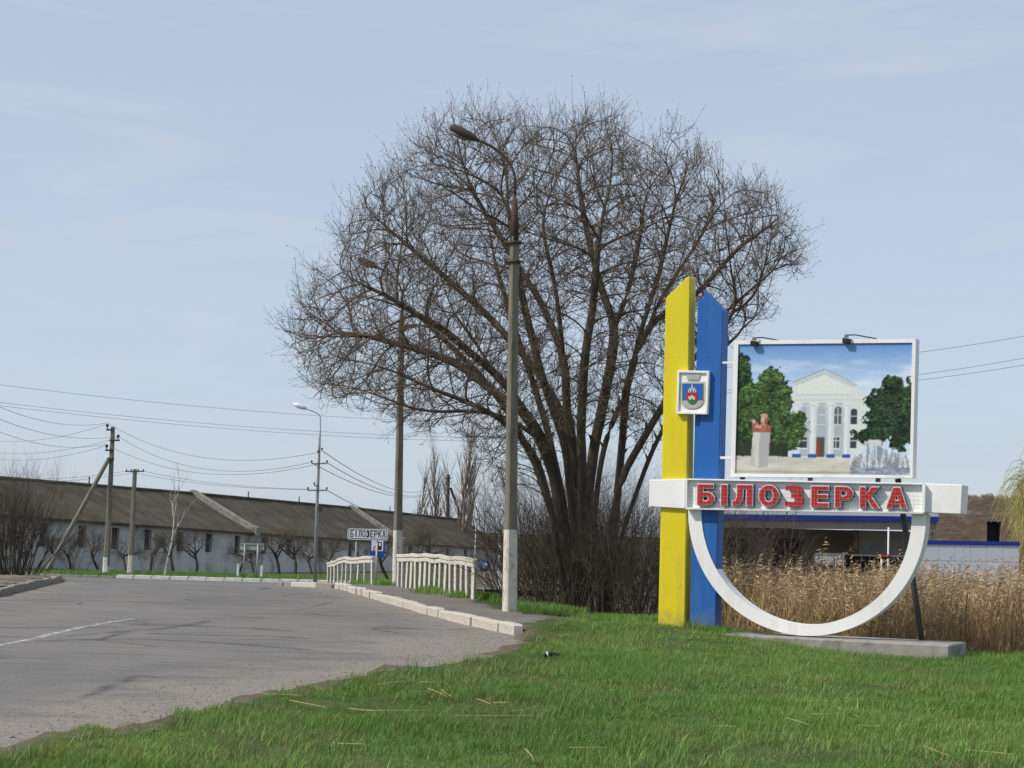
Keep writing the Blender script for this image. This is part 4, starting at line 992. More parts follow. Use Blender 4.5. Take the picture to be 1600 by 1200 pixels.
while len(att) < NA:
    c = np.column_stack([trng.uniform(440, 1280, 4000), trng.uniform(155, 800, 4000)]); c = c[inside(c, CROWN)]
    dd = seg_dist(c, CROWN) / 190.0; hd = 4.3 * np.sqrt(np.clip(1 - (1 - np.minimum(dd, 1)) ** 2, .02, 1))
    # thin the heart of the crown
    lump = vnoise(c, .011, 51); keep = (dd > .28 * np.clip(lump - .35, 0, 1)) & (lump > .16 + .22 * (dd < .25)) & (trng.random(len(c)) < 1) 
    keep &= trng.random(len(c)) < np.where((np.hypot((c[:, 0] - 890) / 210, (c[:, 1] - 640) / 190) < 1), .6, 1.0)
    for (x, y), h, kq in zip(c, hd, keep):
        if kq: att.append(tp(x, y, trng.uniform(-1, 1) * h))
att = np.array(att[:NA])
def colonize(pos, par, att, step, di, dk, iters, rng):
    pos = np.array(pos); par = list(par); N0 = len(pos)
    D = np.zeros_like(pos)
    for i, p in enumerate(par):
        if p >= 0: D[i] = unit(pos[i] - pos[p])
    nid = np.zeros(len(att), int); nd = np.full(len(att), 1e9)
    def update(lo):
        nonlocal nid, nd
        for s in range(lo, len(pos), 400):
            blk = pos[s:s + 400]; d = ((att[:, None] - blk[None]) ** 2).sum(2); j = d.argmin(1); m = d[np.arange(len(att)), j]
            b = m < nd; nid[b] = j[b] + s; nd[b] = m[b]
    update(0); nch = np.zeros(200000, int)
    for it in range(iters):
        keep = nd > dk * dk; att = att[keep]; nid = nid[keep]; nd = nd[keep]
        if len(att) == 0: break
        act = nd < di * di
        if not act.any(): break
        acc = np.zeros_like(pos); np.add.at(acc, nid[act], unit(att[act] - pos[nid[act]]))
        src = np.unique(nid[act]); src = src[nch[src] < 3]
        if len(src) == 0: break
        nch[src] += 1
        g = unit(acc[src]) + 1.25 * D[src] + np.array([0, 0, .08]) + rng.normal(0, .08, (len(src), 3)); g = unit(g)
        lo = len(pos); pos = np.concatenate([pos, pos[src] + g * step]); D = np.concatenate([D, g]); par += list(src); update(lo)
    return pos, np.array(par)
tpos, tpar = colonize(tpos, tpar, att, .185, 2.6, .24, 170, trng)
NT = len(tpos)
acc = np.zeros(NT); nchild = np.bincount(tpar[tpar >= 0], minlength=NT)
EXP = 2.2; TIP = .0055
for i in range(NT - 1, -1, -1):
    if nchild[i] == 0: acc[i] = TIP ** EXP
    if tpar[i] >= 0: acc[tpar[i]] += acc[i] + (.0015 ** EXP)
trad = acc ** (1 / EXP)
for _ in range(3):
    main = -np.ones(NT, int)
    for i in np.argsort(trad):
        if tpar[i] >= 0: main[tpar[i]] = i
    k = (tpar >= 0) & (main >= 0); tpos[k] = .5 * tpos[k] + .25 * (tpos[tpar[k]] + tpos[main[k]])
trad = np.minimum(np.where(trad > .05, .05 + (trad - .05) * 1.25, trad), .3)
trad *= 1 + .9 * np.exp(-np.maximum(tpos[:, 2], 0) / .5) * (trad > .08) * .4
tree = empty("bare_tree", TB, "huge bare many-stemmed tree with a wide dome of twigs", "tree")
thick = trad >= .045
V_, F_ = skel_arrays(*select(tpos, tpar, trad, thick), 9); link_mesh("trunk", np_mesh("trunk", V_, [F_], MT['barkbig'], True), None, tree)
V_, F_ = skel_arrays(*select(tpos, tpar, trad, ~thick), 4); link_mesh("branches", np_mesh("branches", V_, [F_], MT['branch'], True), None, tree)
def twigs(pos, par, rad, rmax, per, L, rng, r0=.0048, up=.35, sub=3, budp=.8):
    k = np.where((rad < rmax) & (par >= 0))[0]; k = np.repeat(k, rng.poisson(per, len(k)))
    p = pos[k] + (pos[par[k]] - pos[k]) * rng.random((len(k), 1)); d0 = unit(pos[k] - pos[par[k]])
    d = unit(d0 * .75 + rng.normal(0, .42, (len(k), 3)) + [0, 0, up]); l = rng.uniform(*L, (len(k), 1))
    m = p + d * l * .5; t = p + d * l + np.array([0, 0, 1]) * l * .14 + rng.normal(0, .03, p.shape)
    parts = [frusta(p, m, np.full(len(k), r0), np.full(len(k), r0 * .8)), frusta(m, t, np.full(len(k), r0 * .8), np.full(len(k), r0 * .4))]
    tips = [t]; tds = [unit(t - m)]
    for s in range(sub):
        f = rng.uniform(.25, .95, (len(k), 1)); sp_ = np.where(f < .5, p + (m - p) * f * 2, m + (t - m) * (f - .5) * 2)
        sd_ = unit(d * .8 + rng.normal(0, .5, p.shape) + [0, 0, up * .8]); sl = l * rng.uniform(.22, .5, (len(k), 1)); e = sp_ + sd_ * sl
        parts.append(frusta(sp_, e, np.full(len(k), r0 * .65), np.full(len(k), r0 * .35))); tips.append(e); tds.append(sd_)
    tips = np.concatenate(tips); tds = np.concatenate(tds); kb = rng.random(len(tips)) < budp; tips = tips[kb]; tds = tds[kb]
    return join_np(parts), tips, tds
def bud_mesh(tips, tds, rng, ln=(.03, .055), w=.009):
    n_ = len(tips); a = unit(np.cross(tds, rng.normal(0, 1, tds.shape))); l = rng.uniform(*ln, (n_, 1)); ww = w * rng.uniform(.7, 1.3, (n_, 1))
    V_ = np.stack([tips - tds * l * .4, tips + a * ww, tips + tds * l * .6, tips - a * ww], 1).reshape(-1, 3); o = np.arange(n_)[:, None] * 4
    return V_, o + np.array([[0, 1, 2, 3]])
(tv, tf), tips, tds = twigs(tpos, tpar, trad, .014, 1.0, (.18, .5), trng, .0042, sub=2)
link_mesh("twigs", np_mesh("twigs", tv, tf, MT['twig']), None, tree)["kind"] = "stuff"
tipm = np.where(nchild == 0, .001, 1.0)
(tv2, tf2), tips2, tds2 = twigs(tpos, tpar, tipm, .01, 1.0, (.3, .75), trng, .0044, up=.6, sub=2)
link_mesh("shoots", np_mesh("shoots", tv2, tf2, MT['twig']), None, tree)["kind"] = "stuff"; tips = np.concatenate([tips, tips2]); tds = np.concatenate([tds, tds2])
bv, bf = bud_mesh(tips, tds, trng); link_mesh("buds", np_mesh("buds", bv, [bf], MT['bud']), None, tree)["kind"] = "stuff"
print("tree nodes", NT, "twig faces", sum(len(f) for f in tf), "buds", len(bf))

# ---- brush thicket round the tree foot, saplings, shrubs
BR = [dict(n=7, len=0, ang=28, up=.02, jit=.10, seg=.3, rr=.5, tip=.35), dict(n=5, len=1.1, ang=34, up=.03, jit=.13, seg=.22, rr=.55, tip=.35), dict(n=3, len=.55, ang=36, up=.02, jit=.15, seg=.18, rr=.6, tip=.4), dict(n=0, len=.28, ang=30, up=0, jit=.1, seg=.14)]
def stems(rng, n_, H, spread, r, rad0=.35):
    out = []
    for _ in range(n_):
        a = rng.uniform(0, 6.283); q = abs(rng.normal(0, spread)); out.append(((math.cos(a) * rad0 * rng.random(), math.sin(a) * rad0 * rng.random(), -.1), (math.cos(a) * q, math.sin(a) * q, 1), H * rng.uniform(.6, 1.1), r * rng.uniform(.7, 1.2)))
    return out
brush_me = []
for v in range(4):
    rg = np.random.default_rng(40 + v); sk = grow_plant(60 + v, stems(rg, 15, 2.5, .42, .015, .75), BR)
    brush_me.append(plant_meshes("brush", sk, .011, MT['brush'], MT['brush'], (5, 3)))
ORD = ['first', 'second', 'third', 'fourth', 'fifth', 'sixth', 'seventh', 'eighth', 'ninth', 'tenth', 'eleventh', 'twelfth', 'thirteenth', 'fourteenth', 'fifteenth', 'sixteenth', 'seventeenth', 'eighteenth', 'nineteenth', 'twentieth']
brng = random.Random(3)
bspots = [(828, 47.5, .8), (838, 44.5, .95), (850, 42.2, .95), (846, 44.5, 1.25), (868, 40.5, 1.0), (892, 39.2, .85), (918, 43.5, 1.3), (940, 39.8, 1.0), (964, 42.5, 1.25), (986, 39, 1.0), (1006, 42, 1.3), (1026, 38.6, 1.05), (1050, 42, 1.3), (1078, 40.5, 1.15), (1098, 38, .95), (1125, 41, 1.1), (856, 47, 1.35), (905, 47.5, 1.4), (990, 47, 1.45)]
for k, (px, Y, sc) in enumerate(bspots):
    X = (px - 800) / FPX * Y
    place_plant("bare_bush", brush_me[k % 4], (X, Y, gz(X, Y) - .1), "leafless brown bush in the thicket at the big tree's foot, %s from the left" % ORD[k], "bush", "leafless bushes around the big tree", brng.uniform(0, 6), sc * brng.uniform(.95, 1.1), sc * brng.uniform(.9, 1.15))
# tall saplings seen through the half ring
SAP = [dict(n=9, len=0, ang=32, up=.03, jit=.045, seg=.35, rr=.45, tip=.3, **{'from': .3}), dict(n=5, len=1.3, ang=34, up=.05, jit=.1, seg=.25, rr=.5, tip=.35), dict(n=3, len=.6, ang=35, up=.03, jit=.12, seg=.2, rr=.6), dict(n=0, len=.3, ang=30, up=0, jit=.1, seg=.15)]
sap_me = []
for v in range(3):
    rg = np.random.default_rng(80 + v); sap_me.append(plant_meshes("sapling", grow_plant(90 + v, stems(rg, 3, 4.2, .16, .04, .25), SAP), .016, MT['smalltree'], MT['brush'], (5, 3)))
for k, (px, Y, sc) in enumerate([(1105, 52, .9), (1140, 50, 1.0), (1166, 55, 1.05), (1205, 51, .85), (1238, 49, .95), (1262, 56, .8)]):
    X = (px - 800) / FPX * Y
    place_plant("bare_sapling", sap_me[k % 3], (X, Y, gz(X, Y) - .1), "leafless sapling rising behind the reeds within the half ring, %s from the left" % ORD[k], "sapling", "leafless saplings behind the reeds", brng.uniform(0, 6), sc)
# bush on the left island
rg = np.random.default_rng(5)
LB = [dict(n=8, len=0, ang=20, up=.015, jit=.05, seg=.35, rr=.5, tip=.25, **{'from': .2}), dict(n=5, len=1.2, ang=25, up=.04, jit=.09, seg=.25, rr=.5, tip=.3), dict(n=3, len=.55, ang=30, up=.03, jit=.12, seg=.2, rr=.6), dict(n=0, len=.3, ang=28, up=0, jit=.1, seg=.15)]
lbm = plant_meshes("bush", grow_plant(17, stems(rg, 46, 3.3, .33, .026, .6), LB), .012, MT['smalltree'], MT['brush'], (5, 3))
p = at(22, 900, 58.0); place_plant("bare_bush", lbm, (p[0], 58.0, gz(p[0], 58.0)), "big leafless bush with upright shoots at the left edge of the photo", "bush", None, 0.5, 1.0)
lb2 = plant_meshes("bush", grow_plant(19, stems(rg, 18, 1.6, .5, .014, .6), BR), .011, MT['brush'], MT['brush'], (5, 3))
p = at(-28, 900, 60.0); place_plant("bare_bush", lb2, (p[0], 60.0, gz(p[0], 60.0)), "lower leafless bush beside the big bush, cut by the left edge", "bush", None, 1.5, 1.1)

# small orchard trees in front of the barn
FT = [dict(n=5, len=0, ang=45, up=.0, jit=.09, seg=.25, rr=.62, tip=.7, **{'from': .7}), dict(n=6, len=1.45, ang=38, up=.04, jit=.15, seg=.2, rr=.5, tip=.35), dict(n=6, len=.85, ang=38, up=.05, jit=.15, seg=.2, rr=.55, tip=.4), dict(n=5, len=.55, ang=34, up=.04, jit=.12, seg=.18, rr=.6), dict(n=0, len=.4, ang=30, up=.0, jit=.1, seg=.16)]
ft_me = []
for v in range(4):
    rg = np.random.default_rng(120 + v)
    ft_me.append(plant_meshes("orchard_tree", grow_plant(130 + v, [((0, 0, -.1), (rg.normal(0, .22), rg.normal(0, .22), 1), 1.35, .10)], FT), .028, MT['smalltree'], MT['brush'], (6, 3)))
ftspots = [(79, 117, .8), (110, 121, .8), (155, 119, 1.0), (196, 121, .85), (235, 122, .95), (270, 124, 1.0), (308, 123, 1.05), (372, 126, .95), (398, 128, .8), (436, 126, 1.15), (461, 127, 1.2), (488, 130, 1.0), (520, 132, 1.0), (556, 135, .95), (608, 112, 1.15), (652, 140, 1.3), (684, 145, 1.4)]
for k, (px, Y, sc) in enumerate(ftspots):
    X = at(px, 895, Y)[0]
    place_plant("orchard_tree", ft_me[k % 4], (X, Y, gz(X, Y)), "small crooked bare tree in the row before the barn wall, %s from the left" % ORD[k], "tree", "small bare trees along the barn wall", brng.uniform(0, 6), sc)
# low bushes under the brace pole
for k, (px, Y) in enumerate([(118, 115), (232, 119), (508, 122)]):
    X = at(px, 895, Y)[0]
    place_plant("bare_bush", brush_me[k % 4], (X, Y, gz(X, Y)), ["low round leafless bush right of the foot of the slanting brace", "thin leafless bush by the barn, left of the white birch", "leafless bush behind the tall metal lamp mast by the barn"][k], "bush", None, 2.0 * k, [1.0, .7, 1.0][k])
# birch
BI = [dict(n=6, len=0, ang=34, up=.03, jit=.035, seg=.3, rr=.42, tip=.25, **{'from': .38}), dict(n=4, len=1.9, ang=28, up=.03, jit=.06, seg=.3, rr=.5, tip=.3), dict(n=0, len=.8, ang=30, up=.03, jit=.08, seg=.2)]
X = at(257, 898, 107)[0]
place_plant("birch_tree", plant_meshes("birch", grow_plant(215, [((0, 0, -.1), (.13, 0, 1), 5.2, .075)], BI), .014, MT['birch'], MT['birch'], (6, 4)), (X, 107, gz(X, 107)), "slender white birch with bare pale branches by the far kerb", "tree", None)
# poplars behind the barn
PO = [dict(n=26, len=0, ang=16, up=.03, jit=.02, seg=.6, rr=.5, tip=.25, **{'from': .12}), dict(n=5, len=3.6, ang=14, up=.09, jit=.04, seg=.5, rr=.5, tip=.3), dict(n=3, len=1.5, ang=16, up=.08, jit=.06, seg=.4, rr=.6), dict(n=0, len=.8, ang=18, up=.03, jit=.08, seg=.3)]
po_me = [plant_meshes("poplar", grow_plant(300 + v, [((0, 0, 0), (0, 0, 1), 11.5, .2)], PO), .05, MT['poplar'], MT['poplar'], (6, 3)) for v in range(2)]
for k, (px, Y, sc) in enumerate([(664, 232, .92), (684, 228, 1.05), (703, 235, .98), (729, 215, 1.2), (744, 222, 1.12)]):
    X = (px - 800) / FPX * Y
    place_plant("poplar_tree", po_me[k % 2], (X, Y, -2.9), "tall narrow leafless poplar behind the barn roof, %s from the left" % ORD[k], "tree", "leafless poplars behind the barn", k * 1.3, sc)
# weeping willow at the right edge
wr = np.random.default_rng(77)
WI = [dict(n=9, len=0, ang=40, up=.0, jit=.06, seg=.4, rr=.5, tip=.5, **{'from': .55}), dict(n=9, len=2.2, ang=35, up=.02, jit=.09, seg=.3, rr=.4, tip=.4), dict(n=0, len=1.0, ang=40, up=-.02, jit=.12, seg=.25, rr=.5)]
wsk = grow_plant(401, [((0, 0, 0), (0, 0, 1), 3.2, .2)], WI)
wm = plant_meshes("willow", wsk, .03, MT['smalltree'], MT['brush'], (6, 3))
k = np.where((wsk[2] < .05) & (wsk[1] >= 0))[0]; k = np.repeat(k, 6); p0 = wsk[0][k] + wr.normal(0, .12, (len(k), 3)); d = unit(wsk[0][k] - wsk[0][wsk[1][k]]) * .3 + wr.normal(0, .12, p0.shape); parts = []
for s in range(4):
    d = d + [0, 0, -.22]; dn = unit(d) * wr.uniform(.22, .5, (len(k), 1)); p1 = p0 + dn; parts.append(frusta(p0, p1, np.full(len(k), .011 - .001 * s), np.full(len(k), .010 - .001 * s))); p0 = p1
wv, wf = join_np(parts); wm.append(("hanging_strands", np_mesh("hanging_strands", wv, wf, MT['willow'])))
X = (1640 - 800) / FPX * 84.0
place_plant("weeping_willow", wm, (X, 84.0, -1.5), "yellow green weeping willow at the right edge of the photo", "tree", None, .4, .95, 1.42)

# ------------------------------------------------------------------ grass
def blades(name, Q, h, w, dry, rng, segs=2, lean=.45):
    n_ = len(Q); z = ground_z(Q[:, 0], Q[:, 1]); base = np.column_stack([Q, z - .01])
    a = rng.uniform(0, 2 * np.pi, n_); side = np.column_stack([np.cos(a), np.sin(a), np.zeros(n_)]); b = a + rng.normal(np.pi / 2, .5, n_)
    ln = np.column_stack([np.cos(b), np.sin(b), np.zeros(n_)]) * (np.abs(rng.normal(0, lean, n_)) * h)[:, None]; ln[:, 0] += .18 * h
    up = np.array([0, 0, 1.0]) * h[:, None]; W = side * (w * .5)[:, None]
    tcol = rng.random(n_)[:, None]
    g = (1 - tcol) * np.array([.068, .150, .028]) + tcol * np.array([.195, .315, .078]); g *= rng.uniform(.85, 1.5, (n_, 1)); vv = vnoise(Q, .33, 15)[:, None]; g = g * (.72 + .56 * vv) + np.array([.035, .02, .008]) * sstep((vv - .5) / .2)
    dm = rng.random(n_) < dry; g[dm] = np.array([.34, .27, .13]) * rng.uniform(.6, 1.15, (dm.sum(), 1))
    if segs == 2:
        m = base + up * .55 + ln * .35; t = base + up * (1 - .12 * rng.random(n_))[:, None] + ln
        V_ = np.stack([base - W, base + W, m + W * .8, m - W * .8, t], 1).reshape(-1, 3); o = np.arange(n_)[:, None] * 5
        F4 = o + np.array([[0, 1, 2, 3]]); F3 = o + np.array([[3, 2, 4]]); fs = [F4, F3]; rep = 5
    else:
        t = base + up + ln; V_ = np.stack([base - W, base + W, t], 1).reshape(-1, 3); o = np.arange(n_)[:, None] * 3; fs = [o + np.array([[0, 1, 2]])]; rep = 3
    me = np_mesh(name, V_, fs, MT['grass']); add_color(me, np.repeat(g, rep, 0)); return me
def scatter(poly, n_, rng, accept=None):
    P = np.array(poly); out = []; tot = 0
    while tot < n_:
        q = np.column_stack([rng.uniform(P[:, 0].min(), P[:, 0].max(), n_), rng.uniform(P[:, 1].min(), P[:, 1].max(), n_)]); q = q[inside(q, poly)]
        if accept is not None: q = q[rng.random(len(q)) < accept(q)]
        out.append(q); tot += len(q)
    return np.concatenate(out)[:n_]
grng = np.random.default_rng(23)
GRASS = [(-4.0, 12.2)] + [(x + .05, y) for x, y in ROAD_EDGE if y > 12.5][:-1] + [(.5, 30.2), (1.1, 31.8), (1.35, 33.5), (1.0, 36.2), (1.9, 37.0), (3.1, 35.0), (4.5, 33.4), (7.2, 31.4), (9.3, 30.6), (10.5, 30.2), (6.0, 12.2)]
def gaccept(q):
    inview = (np.abs(q[:, 0]) < .285 * q[:, 1] + .3); e = sdist(q, ROAD)
    edge = sstep((e - .02 + 1.3 * (vnoise(q, 1.3, 4) - .5)) / .7)
    pt = (.22 + .78 * sstep((vnoise(q, .55, 5) - .3) / .25)) * (.35 + .65 * sstep((vnoise(q, 2.3, 14) - .33) / .22))
    return inview * edge * pt * np.clip((17 / q[:, 1]) ** 1.0, .1, 1.0)
Q = scatter(GRASS, 370000, grng, gaccept)
tall = vnoise(Q, .7, 6); dryp = np.clip((vnoise(Q, .75, 8) - .60) * 1.8, .02, .26)
hh = .82 * (.028 + .075 * sstep((tall - .25) / .5) + .055 * sstep((vnoise(Q, 2.6, 16) - .5) / .25)) * grng.uniform(.45, 1.35, len(Q)); hh *= np.clip(.45 + sdist(Q, ROAD) * .8, .45, 1) * np.where(Q[:, 1] > 28, .9, 1)
ww = .0050 * grng.uniform(.7, 1.4, len(Q)) * np.clip(Q[:, 1] / 17, .9, 2.0)
nearm = Q[:, 1] < 21
Qd = scatter(GRASS, 16000, grng, lambda q: (np.abs(q[:, 0]) < .285 * q[:, 1]) * sstep((vnoise(q, .6, 18) - .5) / .12) * sstep((vnoise(q, 2.0, 19) - .42) / .2) * np.clip(16 / q[:, 1], .2, 1))
setp(link_mesh("dry_thatch", blades("dry_thatch", Qd, .05 * grng.uniform(.3, 1.2, len(Qd)), .006 * grng.uniform(.7, 1.5, len(Qd)), np.full(len(Qd), .95), grng, 1, 2.2)), "pale dead thatch lying in patches among the grass", "thatch", None, "stuff")
setp(link_mesh("grass", blades("grass", Q[nearm], hh[nearm], ww[nearm], dryp[nearm], grng, 2)), "green spring grass in the foreground, close to the camera", "grass", None, "stuff")
setp(link_mesh("grass", blades("grass", Q[~nearm], hh[~nearm], ww[~nearm], dryp[~nearm], grng, 1)), "green grass bank running up to the entrance sign", "grass", None, "stuff")
# long bright blades in loose clumps
Qc = scatter(GRASS, 9000, grng, lambda q: (np.abs(q[:, 0]) < .30 * q[:, 1]) * (sdist(q, ROAD) > .35) * sstep((vnoise(q, 1.5, 61) - .52) / .12) * np.clip(15 / q[:, 1], .15, 1) ** 1.5)
setp(link_mesh("grass", blades("grass", Qc, .13 * grng.uniform(.5, 1.25, len(Qc)), .0075 * grng.uniform(.7, 1.4, len(Qc)), np.full(len(Qc), .10), grng, 2, .6)), "longer loose grass blades standing in clumps across the lawn", "grass", None, "stuff")
# the lawn goes on beside and before the view
Qo = np.concatenate([scatter([(6.0, 12.2), (10.5, 30.2), (17, 28.0), (15, 8.0), (3.0, 8.0), (-4.3, 8.5), (-3.9, 12.2)], 60000, grng, lambda q: .3 + .7 * vnoise(q, .55, 5)), scatter(GRASS, 12000, grng, lambda q: (np.abs(q[:, 0]) >= .285 * q[:, 1]) * 1.0)])
setp(link_mesh("grass", blades("grass", Qo, .085 * grng.uniform(.5, 1.3, len(Qo)), .013 * grng.uniform(.7, 1.3, len(Qo)), np.full(len(Qo), .05), grng, 1)), "grass of the lawn at the right and lower edges of the photo", "grass", None, "stuff")
# taller tufts along the plinth and mound
TU = [(1.3, 33.4), (2.2, 32.0), (3.0, 30.7), (6.8, 28.7), (7.4, 29.0), (10, 29.0), (9.6, 30.4), (7.3, 30.2), (3.2, 31.9), (2.0, 35.8), (1.2, 36.4)]
Q = scatter(TU, 26000, grng, lambda q: sstep((vnoise(q, 1.6, 9) - .42) / .2))
setp(link_mesh("grass", blades("grass", Q, .13 * grng.uniform(.5, 1.3, len(Q)), .011 * grng.uniform(.7, 1.3, len(Q)), np.full(len(Q), .03), grng, 1)), "longer darker grass tufts on the mound at the sign's foot", "grass", None, "stuff")
# tufts behind the pavement and at the railing
RG = [(-2.6, 52), (-1.3, 46.5), (-.4, 42.6), (0.05, 39), (.6, 36.8), (1.6, 37.0), (1.0, 40), (0.3, 43.5), (-1.0, 48.5), (-2.3, 54)]
Q1 = scatter(RG, 22000, grng, lambda q: sstep((vnoise(q, .9, 12) - .35) / .2))
Q2 = np.concatenate([np.array([[-.95, 43.2]]) + grng.normal(0, 1, (1500, 2)) * [.16, .4], np.array([[-1.75, 46.0]]) + grng.normal(0, 1, (2400, 2)) * [.2, .8], np.array([[-3.3, 53.6]]) + grng.normal(0, 1, (1800, 2)) * [.18, .5], np.array([[-4.2, 57.5]]) + grng.normal(0, 1, (1200, 2)) * [.2, 1.2]])
Q = np.concatenate([Q1, Q2])
setp(link_mesh("grass", blades("grass", Q, .17 * grng.uniform(.4, 1.3, len(Q)), .018 * grng.uniform(.7, 1.3, len(Q)), np.full(len(Q), .05), grng, 1)), "grass tufts growing along the railing and behind the pavement", "grass", None, "stuff")
# verge in front of the barn, and the left island
VG = [(-36, 108), (-25, 105.5), (-9.6, 104.3), (-3.5, 104.6), (-2.0, 116), (-14, 124), (-30, 116), (-36, 114)]
Q1 = scatter(VG, 42000, grng); Q2 = scatter([(-15.5, 56.8), (-12.9, 55.2), (-13.2, 58), (-22, 66), (-22, 58)], 9000, grng)
Q = np.concatenate([Q1, Q2])
setp(link_mesh("grass", blades("grass", Q, .17 * grng.uniform(.4, 1.2, len(Q)), .045 * grng.uniform(.7, 1.3, len(Q)), np.full(len(Q), .06), grng, 1)), "bright green grass strip between far kerb and barn", "grass", None, "stuff")

# ------------------------------------------------------------------ reeds
rr = np.random.default_rng(31)
REED = [(3.6, 34.8), (5.0, 33.3), (7.2, 31.9), (9.4, 31.0), (13.5, 30.0), (17.5, 29.5), (20, 48), (9, 52), (5.6, 50), (3.9, 44), (3.2, 38)]
Q = scatter(REED, 11500, rr, lambda q: (q[:, 0] < .30 * q[:, 1] + 3.5) * (.35 + .65 * sstep((vnoise(q, .5, 33) - .3) / .25)) * np.where(q[:, 0] < 4.8, .55, 1.0) * np.clip((46 - q[:, 1]) / 12, .2, 1))
n_ = len(Q); zb = ground_z(Q[:, 0], Q[:, 1]); H = np.clip(1.26 - .0172 * Q[:, 1] - zb + rr.normal(0, .2, n_) + .9 * (vnoise(Q, .5, 36) - .5), .5, 3.2)
lowr = rr.random(n_) < .45; H = np.where(lowr, H * rr.uniform(.55, .85, n_), H)
base = np.column_stack([Q, zb - .03]); ln = rr.normal(0, .085, (n_, 2)) + [.05, 0]
tip = base + np.column_stack([ln * H[:, None], H]); mid = base + np.column_stack([ln * H[:, None] * .35, H * .55])
parts = [frusta(base, mid, np.full(n_, .008), np.full(n_, .0065)), frusta(mid, tip, np.full(n_, .0065), np.full(n_, .003))]
scol = np.array([.50, .355, .185]) * rr.uniform(.55, 1.25, (n_, 1)); cols = [np.repeat(scol, 6, 0), np.repeat(scol, 6, 0)]
# dry leaves
for s in range(3):
    f = rr.uniform(.2, .85, (n_, 1)); p = base + (tip - base) * f; a = rr.uniform(0, 6.28, n_); d = np.column_stack([np.cos(a), np.sin(a), rr.uniform(.8, 3.0, n_)]); d = unit(d) * rr.uniform(.2, .45, (n_, 1))
    wv_ = unit(np.cross(d, rr.normal(0, 1, d.shape))) * .008; m = p + d * .55; e = p + d + [0, 0, -.05]
    parts.append((np.stack([p, m + wv_, e, m - wv_], 1).reshape(-1, 3), np.arange(n_)[:, None] * 4 + np.array([[0, 1, 2, 3]]))); cols.append(np.repeat(np.array([.52, .375, .20]) * rr.uniform(.55, 1.2, (n_, 1)), 4, 0))
# feathery plumes: clusters of narrow drooping slips
pk = (rr.random(n_) < .6) & ~lowr; pt_ = tip[pk]; npl = len(pt_); pc = np.array([.52, .38, .225]) * rr.uniform(.6, 1.3, (npl, 1)); ldir = unit(np.column_stack([rr.normal(.8, .5, npl), rr.normal(0, .5, npl), np.zeros(npl)]))
for s in range(13):
    f = s / 12; o = pt_ + np.array([0, 0, 1]) * (.17 - .33 * f) + ldir * (.05 * (1 - f)) + rr.normal(0, .012, pt_.shape)
    d = unit(ldir * .8 + rr.normal(0, .5, pt_.shape) + [0, 0, .55 - .5 * f]) * rr.uniform(.06, .15, (npl, 1)) * (1.15 - .5 * abs(f - .4)); d[:, 2] -= .02
    wv_ = unit(np.cross(d, rr.normal(0, 1, d.shape))) * .009
    parts.append((np.stack([o - wv_ * .4, o + d * .5 + wv_, o + d, o + d * .5 - wv_], 1).reshape(-1, 3), np.arange(npl)[:, None] * 4 + np.array([[0, 1, 2, 3]]))); cols.append(np.repeat(pc * rr.uniform(.8, 1.2, (npl, 1)), 4, 0))
V_, fs = join_np(parts); rme = np_mesh("reed_bed", V_, fs, MT['reed']); add_color(rme, np.concatenate(cols))
setp(link_mesh("reed_bed", rme), "dense dry brown reeds with feathery heads behind the sign", "reeds", None, "stuff")

# ------------------------------------------------------------------ litter, stalks, stones
lb = gp(863, 1030)
bt = empty("discarded_bottle", (lb[0], lb[1], lb[2] + .05), "crumpled dark bottle lying in the grass", "litter", rz=.3)
tube("bottle_body", [(-.11, 0, 0), (-.10, 0, .003), (-.03, 0, .012), (.03, .01, .0), (.055, .01, .0)], [.02, .036, .030, .037, .034], 10, MT['bottle'], bt)
tube("bottle_neck", [(.055, .01, 0), (.085, .012, .006), (.115, .014, .01)], [.034, .018, .015], 10, MT['bottle'], bt)
tube("paper_label", [(-.085, 0, .006), (-.062, 0, .009)], [.0368, .0348], 10, MT['sign_white'], bt)
srng = random.Random(9)
stalk_px = [(400, 1095, 70, 6), (450, 1103, 60, 14), (545, 1115, 40, 8), (560, 1118, 110, 3), (640, 1128, 190, 2), (590, 1077, 50, -4), (668, 1083, 30, 16), (655, 1072, 24, 4), (690, 1085, 16, 14), (745, 1100, 22, 12), (770, 1106, 26, 2), (1230, 1130, 34, 14), (1268, 1124, 26, 2), (1308, 1112, 34, 20), (1340, 1142, 40, 4), (1445, 1175, 40, 20), (1510, 1182, 70, 10), (1120, 1144, 30, 3), (820, 1180, 14, 24), (890, 1178, 60, 3), (520, 1172, 50, 5), (800, 1120, 40, -6)]
for k, (px, py, ln_, dy) in enumerate(stalk_px):
    a = gp(px, py); b = gp(px + ln_, py + dy); a[2] += .045; b[2] += .06; m = (a + b) / 2 + np.array([srng.uniform(-.02, .02), srng.uniform(-.04, .04), .0])
    o = tube("dry_stalk", [np.zeros(3), m - a, b - a], [.0038, .0034, .002], 5, MT['stalk']); o.location = a
    setp(o, "dry straw coloured reed stalk lying on the foreground grass", "stalk", "dry stalks strewn over the grass")
gr = np.random.default_rng(3); E = np.array([p for p in ROAD_EDGE if 12 < p[1] < 30.5]); s = np.concatenate([[0], np.cumsum(np.hypot(*np.diff(E, axis=0).T))])
ng = 2600; t = gr.random(ng) * s[-1]; Q = np.column_stack([np.interp(t, s, E[:, 0]), np.interp(t, s, E[:, 1])]) - np.column_stack([np.abs(gr.normal(0, .9, ng)) - .05, gr.normal(0, .25, ng) - .1])
z = base_z(Q[:, 0], Q[:, 1]) - .03; sz = np.abs(gr.normal(0, .006, ng)) + .004
